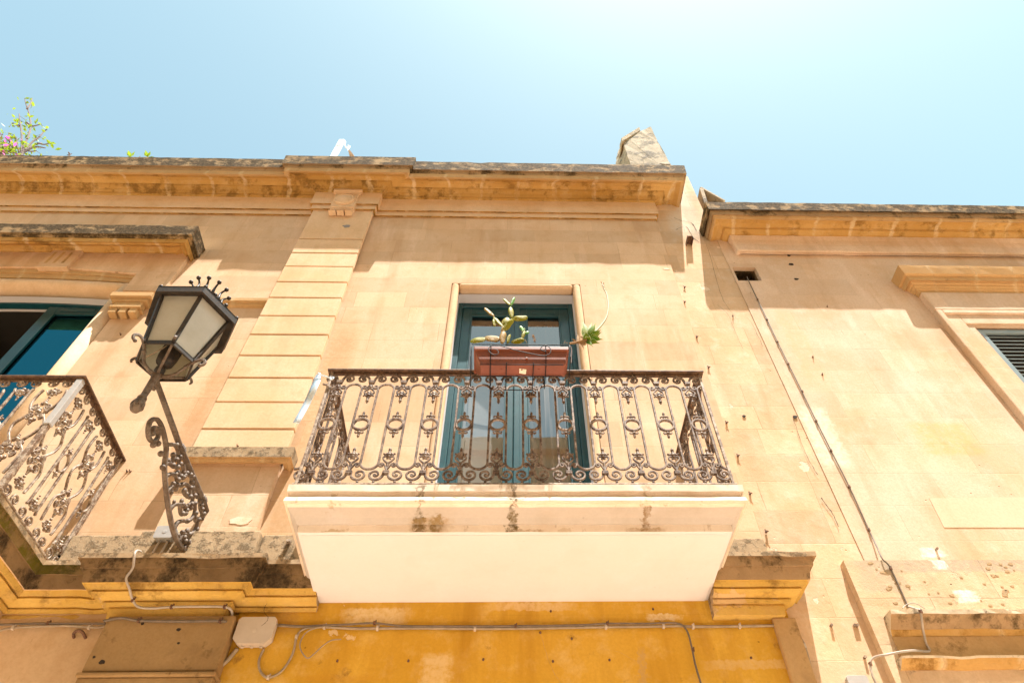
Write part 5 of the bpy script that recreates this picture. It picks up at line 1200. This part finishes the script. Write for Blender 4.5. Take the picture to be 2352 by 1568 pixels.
for cX, cY, r, w_, ang, mi, yaw in ((425, 680, 72, 33, 75, 0, 0), (568, 665, 76, 42, 95, 1, 0), (683, 650, 68, 38, 4, 1, 10), (683, 575, 40, 18, 2, 1, 0), (640, 495, 80, 24, -32, 0, 15), (542, 388, 68, 23, -36, 1, 10), (593, 500, 42, 24, -5, 0, 35),
                                     (715, 485, 50, 40, 25, 0, 10), (738, 525, 82, 32, 28, 0, 45), (770, 390, 66, 30, -4, 0, 10), (862, 452, 76, 34, 82, 0, 10), (725, 283, 52, 20, -32, 0, 20), (786, 277, 58, 18, 14, 2, 30), (742, 668, 52, 20, 10, 0, 40)):
    px, py = pk1(cX, cY); pad(bm, (px, py), r*0.2197, w_*0.2197, ang, mi=mi, yaw=yaw)
child('pads', bm, ['cactus', 'cactusold', 'cactusnew', 'spine'], pp)
pp2 = thing('prickly_pear', 'small low prickly pear with a green knobbed tip, right of the tall one', 'cactus', (0.12, ym, ztp-0.02)); bpy.context.view_layer.update()
bm = BM()
for cX, cY, r, w_, ang, mi, yaw in ((840, 690, 60, 26, 72, 0, 20), (897, 630, 48, 18, 12, 0, 20), (882, 562, 36, 20, -15, 2, 10), (932, 603, 20, 18, 40, 2, 0), (905, 575, 22, 10, 10, 2, 40)):
    px, py = pk1(cX, cY); pad(bm, (px, py), r*0.2197, w_*0.2197, ang, mi=mi, yaw=yaw)
child('pads', bm, ['cactus', 'cactusold', 'cactusnew', 'spine'], pp2)
# dry weeds
wd = thing('dry_weed', 'dry feathery seed head standing in the planter', 'plant', (0.25, ym, ztp-.02)); bpy.context.view_layer.update()
bm = BM(); P = scroll_at([pk1(*p) for p in ((1022, 712), (1015, 680), (1005, 650), (997, 632))], ym); tube(bm, P, 0.0016, 5)
rnd = random.Random(2)
for i in range(40):
    p = P[int(len(P)*(0.25+0.75*rnd.random()))-1]; u = Vector((rnd.uniform(-1, 1), rnd.uniform(-1, 1), rnd.uniform(0, .8))).normalized()*0.010; tube(bm, [p, p+u], [0.001, 0.002], 4)
for q in (((935, 710), (925, 690), (912, 670)), ((1320, 715), (1330, 700), (1335, 682)), ((1360, 715), (1350, 705), (1340, 708))): tube(bm, scroll_at([pk1(*p) for p in q], ym), 0.0015, 4)
child('stalks', bm, 'dry', wd)

# aloe leaning out over the right end
al = thing('aloe', 'spiky green aloe leaning out of the planter end with a long bare flower stalk', 'plant', (xt1-0.01, ym, ztp-.02)); bpy.context.view_layer.update()
def leaf3(bm, base, tip, wdt, yb_, yt_, curve=0.0, thick=0.35, n=9, mi=0):
    b_ = Vector((at(*base, yb_)[0], yb_, at(*base, yb_)[1])); t_ = Vector((at(*tip, yt_)[0], yt_, at(*tip, yt_)[1]))
    ax = (t_-b_); L = ax.length; axn = ax.normalized(); view = Vector((0, -0.75, -0.66)); side = axn.cross(view).normalized(); up = side.cross(axn).normalized(); prev = None
    for i in range(n+1):
        u = i/n; p = b_+ax*u+up*curve*math.sin(math.pi*u)*L; ww = wdt*1.0*(1-u)**0.8*(0.55+0.75*math.sin(math.pi*min(1, u*1.25)))*0.5+0.0006; th = ww*thick
        ring = [p+side*ww, p+side*ww*0.55-up*th*1.1, p-up*th*1.5, p-side*ww*0.55-up*th*1.1, p-side*ww, p+up*th*0.3]
        cur = [bm.verts.new(q) for q in ring]
        if prev:
            for k in range(6): face(bm, (prev[k], prev[(k+1) % 6], cur[(k+1) % 6], cur[k]), mi)
            if mi == 0 and i < n:
                for s_ in (1, -1): tube(bm, [p+side*ww*s_, p+side*(ww+0.004)*s_+axn*0.002], [0.0012, 0.0004], 4, mi=1)
        else: face(bm, cur, mi)
        prev = cur
    face(bm, prev, mi)
bm = BM(); yA = ym-0.02
for base, tip, wd_, dy in (((1560, 640), (1518, 482), 0.042, .02), ((1545, 650), (1500, 540), .035, .03), ((1585, 620), (1612, 497), .035, .04), ((1580, 640), (1655, 500), .045, .0), ((1600, 640), (1712, 572), .042, .0), ((1610, 650), (1716, 595), .04, .02),
                           ((1600, 670), (1733, 672), .040, -.02), ((1580, 690), (1700, 715), .042, -.03), ((1560, 690), (1628, 752), .03, -.03), ((1600, 660), (1700, 650), .05, -.02), ((1560, 680), (1550, 590), .05, -.04), ((1570, 680), (1600, 640), .05, -.05)):
    leaf3(bm, pk1(*base), pk1(*tip), wd_, yA, yA+dy, 0.06)
child('leaves', bm, ['aloe', 'spine'], al, smooth=False)
bm = BM()
for base, tip, wd_, dy in (((1500, 690), (1530, 780), .016, 0), ((1480, 690), (1498, 805), .012, 0), ((1450, 700), (1412, 665), .014, 0), ((1470, 700), (1465, 615), .016, .02), ((1520, 700), (1545, 740), .018, -.01), ((1440, 705), (1375, 715), .012, .0), ((1560, 700), (1440, 715), .04, 0), ((1575, 680), (1490, 640), .035, 0)):
    leaf3(bm, pk1(*base), pk1(*tip), wd_, yA, yA+dy, 0.05, mi=0, thick=.5)
tube(bm, scroll_at([pk1(*p) for p in ((1380, 715), (1440, 705), (1510, 685), (1560, 680))], yA), [0.008]*15+[0.014], 7)
child('dry_leaves', bm, 'dry', al)
bm = BM(); tube(bm, scroll_at([pk1(*p) for p in ((1390, 740), (1402, 780), (1400, 850), (1398, 915))], yA), 0.0035, 5); child('root', bm, 'stem', al)
bm = BM(); P = scroll_at([pk1(*p) for p in ((1640, 600), (1690, 550), (1745, 480), (1772, 420), (1785, 340), (1782, 270), (1765, 190), (1740, 140), (1722, 80))], yA)
tube(bm, P, [0.0088-0.005*i/len(P) for i in range(len(P))], 7, mi=0); rnd = random.Random(4)
for i in range(int(len(P)*0.45), len(P)):
    for k in range(5):
        p = P[i]; u = Vector((rnd.uniform(-1, 1), rnd.uniform(-1, 1), rnd.uniform(-.3, 1))).normalized()*(0.005+0.012*max(0, (i/len(P)-.7))*3); tube(bm, [p, p+u], [0.0022, 0.001], 4, mi=1)
child('flower_stalk', bm, ['stalkg', 'dry'], al)

# ================================================================== SMALL THINGS
rb = thing('ribbon', 'shiny iridescent foil strip tied to the left end of the handrail', 'ribbon', (RXL, RY, 5.12)); bpy.context.view_layer.update()
bm = BM(); d4 = lambda X, Y: ((1150+X*.338)/1.7415, (1450+Y*.338)/1.7415)
cl = [(370, 128, 12), (355, 190, 42), (300, 330, 42), (235, 470, 40), (165, 600, 38), (100, 715, 38)]; prev = None; pts_ = []
for i in range(26):
    u = i/25*(len(cl)-1); k = min(int(u), len(cl)-2); f_ = u-k; X = cl[k][0]*(1-f_)+cl[k+1][0]*f_; Y = cl[k][1]*(1-f_)+cl[k+1][1]*f_; Wd = cl[k][2]*(1-f_)+cl[k+1][2]*f_
    y0_, y1_ = RY-0.02+0.01*math.sin(i*.5), RY-0.02+0.012*math.cos(i*.4)
    a = pt(*d4(X-Wd, Y-Wd*0.15), y0_); b = pt(*d4(X+Wd, Y+Wd*0.15), y1_); cur = (bm.verts.new(a), bm.verts.new(b))
    if prev: face(bm, (prev[0], prev[1], cur[1], cur[0]))
    prev = cur
o = child('strip', bm, 'foil', rb, smooth=True); o.modifiers.new('s', 'SOLIDIFY').thickness = 0.0008
bm = BM(); tube(bm, scroll_at([d4(*p) for p in ((365, 130), (400, 150), (440, 160), (480, 175), (520, 170), (545, 185), (520, 200), (500, 180))], RY-0.03), [0.008, 0.007, 0.006]+[0.006]*33, 6)
child('knot', bm, 'foil', rb, smooth=True)
def jbox(name, label, cx_, cz_, w_, h_, y, d_, mat, cut=0.03, ports=0, down=True):
    t = thing(name, label, 'junction box', (cx_, y, cz_)); bpy.context.view_layer.update(); c_ = cut
    x0, x1, z0, z1 = cx_-w_/2, cx_+w_/2, cz_-h_/2, cz_+h_/2
    bm = BM(); slabpoly(bm, [(x0+c_, z0), (x1-c_, z0), (x1, z0+c_), (x1, z1-c_*.4), (x1-c_*.4, z1), (x0+c_*.4, z1), (x0, z1-c_*.4), (x0, z0+c_)], y-d_*0.62, y); child('body', bm, mat, t, bevel=0.004)
    bm = BM(); slabpoly(bm, [(x0+c_-.002, z0-.003), (x1-c_+.002, z0-.003), (x1+.003, z0+c_-.002), (x1+.003, z1-c_*.4), (x1-c_*.4, z1+.003), (x0+c_*.4, z1+.003), (x0-.003, z1-c_*.4), (x0-.003, z0+c_-.002)], y-d_, y-d_*0.62-.0002)
    lathe(bm, [(0.014, -0.001), (0.014, 0.001), (0.002, 0.0015)], (cx_, y-d_-0.0005, cz_), 18, 0, Matrix.Rotation(R(90), 3, 'X')); child('lid', bm, mat, t, bevel=0.004)
    for k in range(ports):
        bm = BM(); px_ = x0+w_*(k+1)/(ports+1); lathe(bm, [(0.010, 0.0), (0.010, -0.006), (0.006, -0.007)], (px_, y-d_*.3, z0-0.001), 12); child('port', bm, mat, t)
    return t
bx_ = at(584, 1452, -.05)
jbox('junction_box', 'beige junction box with cut corners on the yellow wall under the ledge', bx_[0], bx_[1]+0.012, 0.215, 0.158, -0.004, 0.055, 'boxpvc', 0.032, 3)
bx_ = at(378, 1220, -.16)
t = jbox('junction_box', 'small grey junction box standing on the ledge beside the lamp bracket', bx_[0]+0.0, bx_[1]+0.0, 0.115, 0.085, -0.105, 0.055, 'boxgrey', 0.008, 2)
bm = BM()
for dx in (-0.022, 0.03): tube(bm, smoothpts([(bx_[0]+dx, -0.125, bx_[1]-0.045), (bx_[0]+dx-0.004, -0.128, bx_[1]-0.12), (bx_[0]+dx-0.012, -0.13, bx_[1]-0.20)], 3), 0.007, 7)
child('conduits', bm, 'boxpvc', t, smooth=True)
bx_ = at(1968, 1575, YB)
jbox('junction_box', 'pale box low on the sunlit strip between the two houses', bx_[0], bx_[1]-0.02, 0.115, 0.12, YB, 0.04, 'boxgrey', 0.012, 0)

def cable(label, pts, r=0.006, mat='cable', group='cables clipped to the facades', clips=(), name='cable', y=None):
    P = [Vector((at(a, b, yy)[0], yy, at(a, b, yy)[1])) for a, b, yy in pts]; t = thing(name, label, 'cable', P[0], group); bpy.context.view_layer.update()
    bm = BM(); tube(bm, smoothpts(P, 6), r, 7); child('lead', bm, mat, t, smooth=True)
    for a, b, yy in clips:
        x, z = at(a, b, yy); bm = BM(); box(bm, x-0.007, x+0.007, yy-r-0.003, yy+r+0.003, z-r-0.004, z+r+0.004); box(bm, x+0.004, x+0.010, yy-0.004, yy+0.008, z+r+0.003, z+r+0.014); child('clip', bm, 'rust' if mat != 'cable' else 'boxpvc', t, bevel=0.002)
Y1 = -0.013
def w_(lst, y): return [(a, b, y) for a, b in lst]
cable('long pale cable running level along the yellow wall under the balcony', w_([(637, 1435), (700, 1438), (745, 1438.5), (805, 1442), (867, 1442), (980, 1441.5), (1091, 1442.5), (1180, 1442), (1263, 1441), (1392, 1438.5), (1460, 1438), (1524, 1437), (1560, 1436), (1592, 1438), (1699, 1437), (1801, 1436), (1820, 1444), (1838, 1465), (1848, 1483), (1861, 1528), (1874, 1572)], Y1), 0.0085, 'cable', clips=w_([(745, 1438.5), (867, 1442), (1091, 1442.5), (1392, 1438.5), (1524, 1437), (1592, 1438), (1699, 1437), (1801, 1436), (1848, 1483)], Y1))
cable('thin dark cable lying just above the long pale one on the yellow wall', w_([(640, 1433), (690, 1437), (740, 1435), (800, 1433), (860, 1430), (920, 1436), (1000, 1437), (1120, 1437), (1240, 1436), (1340, 1434), (1395, 1431), (1480, 1431), (1553, 1430), (1577, 1446), (1589, 1486), (1597, 1525), (1611, 1572)], Y1-0.012), 0.006, 'cabledark', clips=w_([(860, 1430), (1395, 1431), (1184, 1437), (1592, 1492)], Y1-.012))
cable('cable looping down from the beige junction box and back up', w_([(735, 1438), (700, 1443), (682, 1460), (672, 1501), (647, 1540), (616, 1555), (598, 1540), (595, 1515), (606, 1489)], Y1), 0.007, 'cable', clips=w_([(681, 1462), (616, 1555)], Y1))
cable('loose thin wire curling off the yellow wall', w_([(745, 1437), (712, 1446), (695, 1462), (689, 1486), (705, 1510), (722, 1500), (738, 1485), (760, 1470), (784, 1467)], Y1-.02), 0.004, 'cable')
cable('pale cable dropping over the ledge below the lamp and turning right', [(324, 1267, -.23), (315, 1264, -.26), (309, 1272, -.292), (306, 1300, -.262), (300, 1312, -.246), (290, 1328, -.235), (297, 1350, -.200), (305, 1377, -.135), (319, 1393, -.115), (352, 1396, -.115), (394, 1393, -.115), (469, 1392, -.115), (516, 1393, -.115), (532, 1402, -.08), (530, 1424, -.04), (514, 1456, -.02), (493, 1508, -.015), (472, 1572, -.015)], 0.0072, 'cablewhite', clips=((305, 1377, -.135), (394, 1393, -.115), (516, 1393, -.115)))
cable('dark cable hugging the lower edge of the ledge moulding on the pier', [(238, 1426, -.10), (244, 1424, -.10), (281, 1418, -.10), (319, 1424, -.10), (422, 1426, -.10), (506, 1425, -.10), (524, 1434, -.05), (512, 1465, -.02), (488, 1520, -.015), (466, 1572, -.015)], 0.008, 'cabledark', clips=((319, 1424, -.10), (506, 1425, -.10)))
cable('pair of cables sagging along the beige wall under the left balcony', w_([(-10, 1450), (0, 1447), (40, 1440), (141, 1436), (188, 1438), (225, 1440), (243, 1436)], -.02), 0.007, 'cable', clips=w_([(30, 1441), (205, 1440)], -.02))
cable('straight dark cable above the sagging pair on the beige wall', w_([(-10, 1434), (80, 1431), (200, 1431), (243, 1431)], -.02), 0.007, 'cabledark', clips=w_([(110, 1431)], -.02))
cable('thick cable curving down from the corner of the beige junction box', w_([(545, 1489), (522, 1516), (498, 1536), (488, 1552), (480, 1572)], Y1), 0.012, 'cable')
cy = YC-0.012
cable('long black cable running down the right house from the square hole', [(1716, 636, .03), (1720, 646, cy), (1740, 688, cy), (1762, 734, cy), (1786, 785, cy), (1811, 836, cy), (1841, 897, cy), (1875, 967, cy), (1909, 1035, cy), (1951, 1118, cy), (1996, 1217, cy), (2014, 1255, cy-.03), (2027, 1283, -.05), (2046, 1305, -.042), (2087, 1395, -.042)], 0.0052, 'cabledark', clips=((1740, 688, cy), (1762, 734, cy), (1786, 785, cy), (1811, 836, cy), (1843, 899, cy), (1875, 967, cy), (1909, 1035, cy), (1951, 1118, cy), (1996, 1217, cy), (2046, 1305, -.042)))
cable('pale cable going over the right ledge and swinging back to the left wall edge', [(2087, 1392, -.05), (2108, 1399, -.12), (2114, 1402, -.145), (2118, 1430, -.12), (2120, 1445, -.085), (2127, 1475, -.05), (2135, 1491, -.05), (2130, 1495, -.06), (2100, 1493, -.08), (2069, 1496, -.10), (2040, 1502, -.10), (2010, 1508, -.06), (1999, 1522, -.045), (2004, 1550, -.045), (2014, 1572, -.045)], 0.0068, 'cablewhite', clips=((2115, 1404, -.145), (1999, 1524, -.045)))
cable('thin arched wire springing above the right ledge', [(2073, 1396, -.10), (2082, 1388, -.10), (2095, 1384, -.11), (2110, 1388, -.11), (2124, 1397, -.12)], 0.003, 'cablewhite', name='wire')

def hook(label, px, py, y, kind, cat='hook'):
    x, z = at(px, py, y); t = thing('wall_hook' if kind != 1 else 'wall_nail', label, cat if kind != 1 else 'nail', (x, y, z), 'rusty iron hooks and nails left in the walls'); bpy.context.view_layer.update()
    bm = BM()
    if kind == 0:
        box(bm, x-0.006, x+0.008, y-0.018, y+0.003, z-0.005, z+0.005); box(bm, x-0.010, x-0.003, y-0.020, y-0.014, z-0.010, z+0.013); tube(bm, [(x+0.004, y-0.016, z+0.002), (x+0.013, y-0.020, z-0.006)], 0.0035, 6)
    elif kind == 1:
        tube(bm, [(x, y+0.005, z), (x-0.006, y-0.020, z+0.014)], [0.004, 0.003], 6); box(bm, x-0.010, x+0.006, y-0.006, y+0.001, z+0.008, z+0.013)
    else:
        tube(bm, [(x, y+0.003, z), (x, y-0.022, z-0.002)], 0.0085, 8)
    child('iron', bm, 'rust' if kind != 2 else 'ironpale', t)
for px, py, lb in ((1600, 775, 'topmost rusty hook on the joint right of the house corner, beside the aloe stalk level'), (1627, 845, 'rusty hook on the joint at handrail height'), (1668, 972, 'rusty hook on the joint level with the railing rings'),
                   (1694, 1048, 'rusty hook on the joint just above the railing foot'), (1722, 1135, 'rusty hook on the joint beside the balcony slab'), (1759, 1222, 'rusty hook just above the grey block right of the slab'), (1572, 695, 'small rusty peg below the pale chip near the house corner'), (1572, 661, 'small rusty peg under the row of chips on the party wall')):
    hook(lb, px, py, YB if px < 1750 else YC, 0)
for px, py, lb in ((1868, 822, 'upper T shaped nail with a pale scar right of the long cable'), (1890, 862, 'lower T shaped nail with a pale scar right of the long cable'), (1684, 728, 'lone nail in the shade left of the square hole'), (1901, 706, 'nail just below the cornice shadow on the pale wall')):
    hook(lb, px, py, YC, 1)
for px, py, lb in ((292, 1085, 'left nail of the close pair right of the left railing'), (299, 1085, 'right nail of the close pair right of the left railing'), (467, 787, 'left bent nail beside the lamp arm'), (473, 787, 'right bent nail beside the lamp arm'), (309, 723, 'nail on the bright wall left of the lantern rim'), (277, 770, 'nail on the bright wall left of the lantern ring')):
    hook(lb, px, py, 0.0, 1)
hook('rusty bent nail low on the pilaster above its cap', 546, 1027, -PD, 1)
for px, py, lb in ((1908, 1437, 'single pale peg on the sunlit strip'), (1961, 1437, 'left of two touching pale pegs on the sunlit strip'), (1967, 1437, 'right of two touching pale pegs on the sunlit strip'), (1985, 1510, 'lowest pale peg on the sunlit strip, near the cable bend')):
    hook(lb, px, py, YB, 2)
hook('thick pale peg in the white filler patch above the right plinth', 2150, 1262, YC-0.004, 2)
x, z = at(183, 1457, 0.0)
bm = BM(); tube(bm, smoothpts([(x-0.032, 0.02, z-0.012), (x-0.030, -0.012, z-0.002), (x-0.014, -0.022, z+0.012), (x+0.012, -0.022, z+0.010), (x+0.032, -0.012, z-0.006), (x+0.036, 0.02, z-0.014)], 5), 0.0085, 8)
tag(link('iron_ring', bm, 'rust', smooth=True), 'rusty half ring stuck in the beige wall under the left balcony', 'ring')
x, z = at(662, 1250, -.03); bm = BM(); box(bm, x-.006, x+.02, -0.075, -0.02, z-0.006, z+0.01); tube(bm, [(x, -0.06, z), (x-0.02, -0.06, z-0.05)], 0.004, 6)
tag(link('wall_clamp', bm, 'ironpale', bevel=0.002), 'small bright metal clamp on the grey course left of the balcony slab', 'clamp')
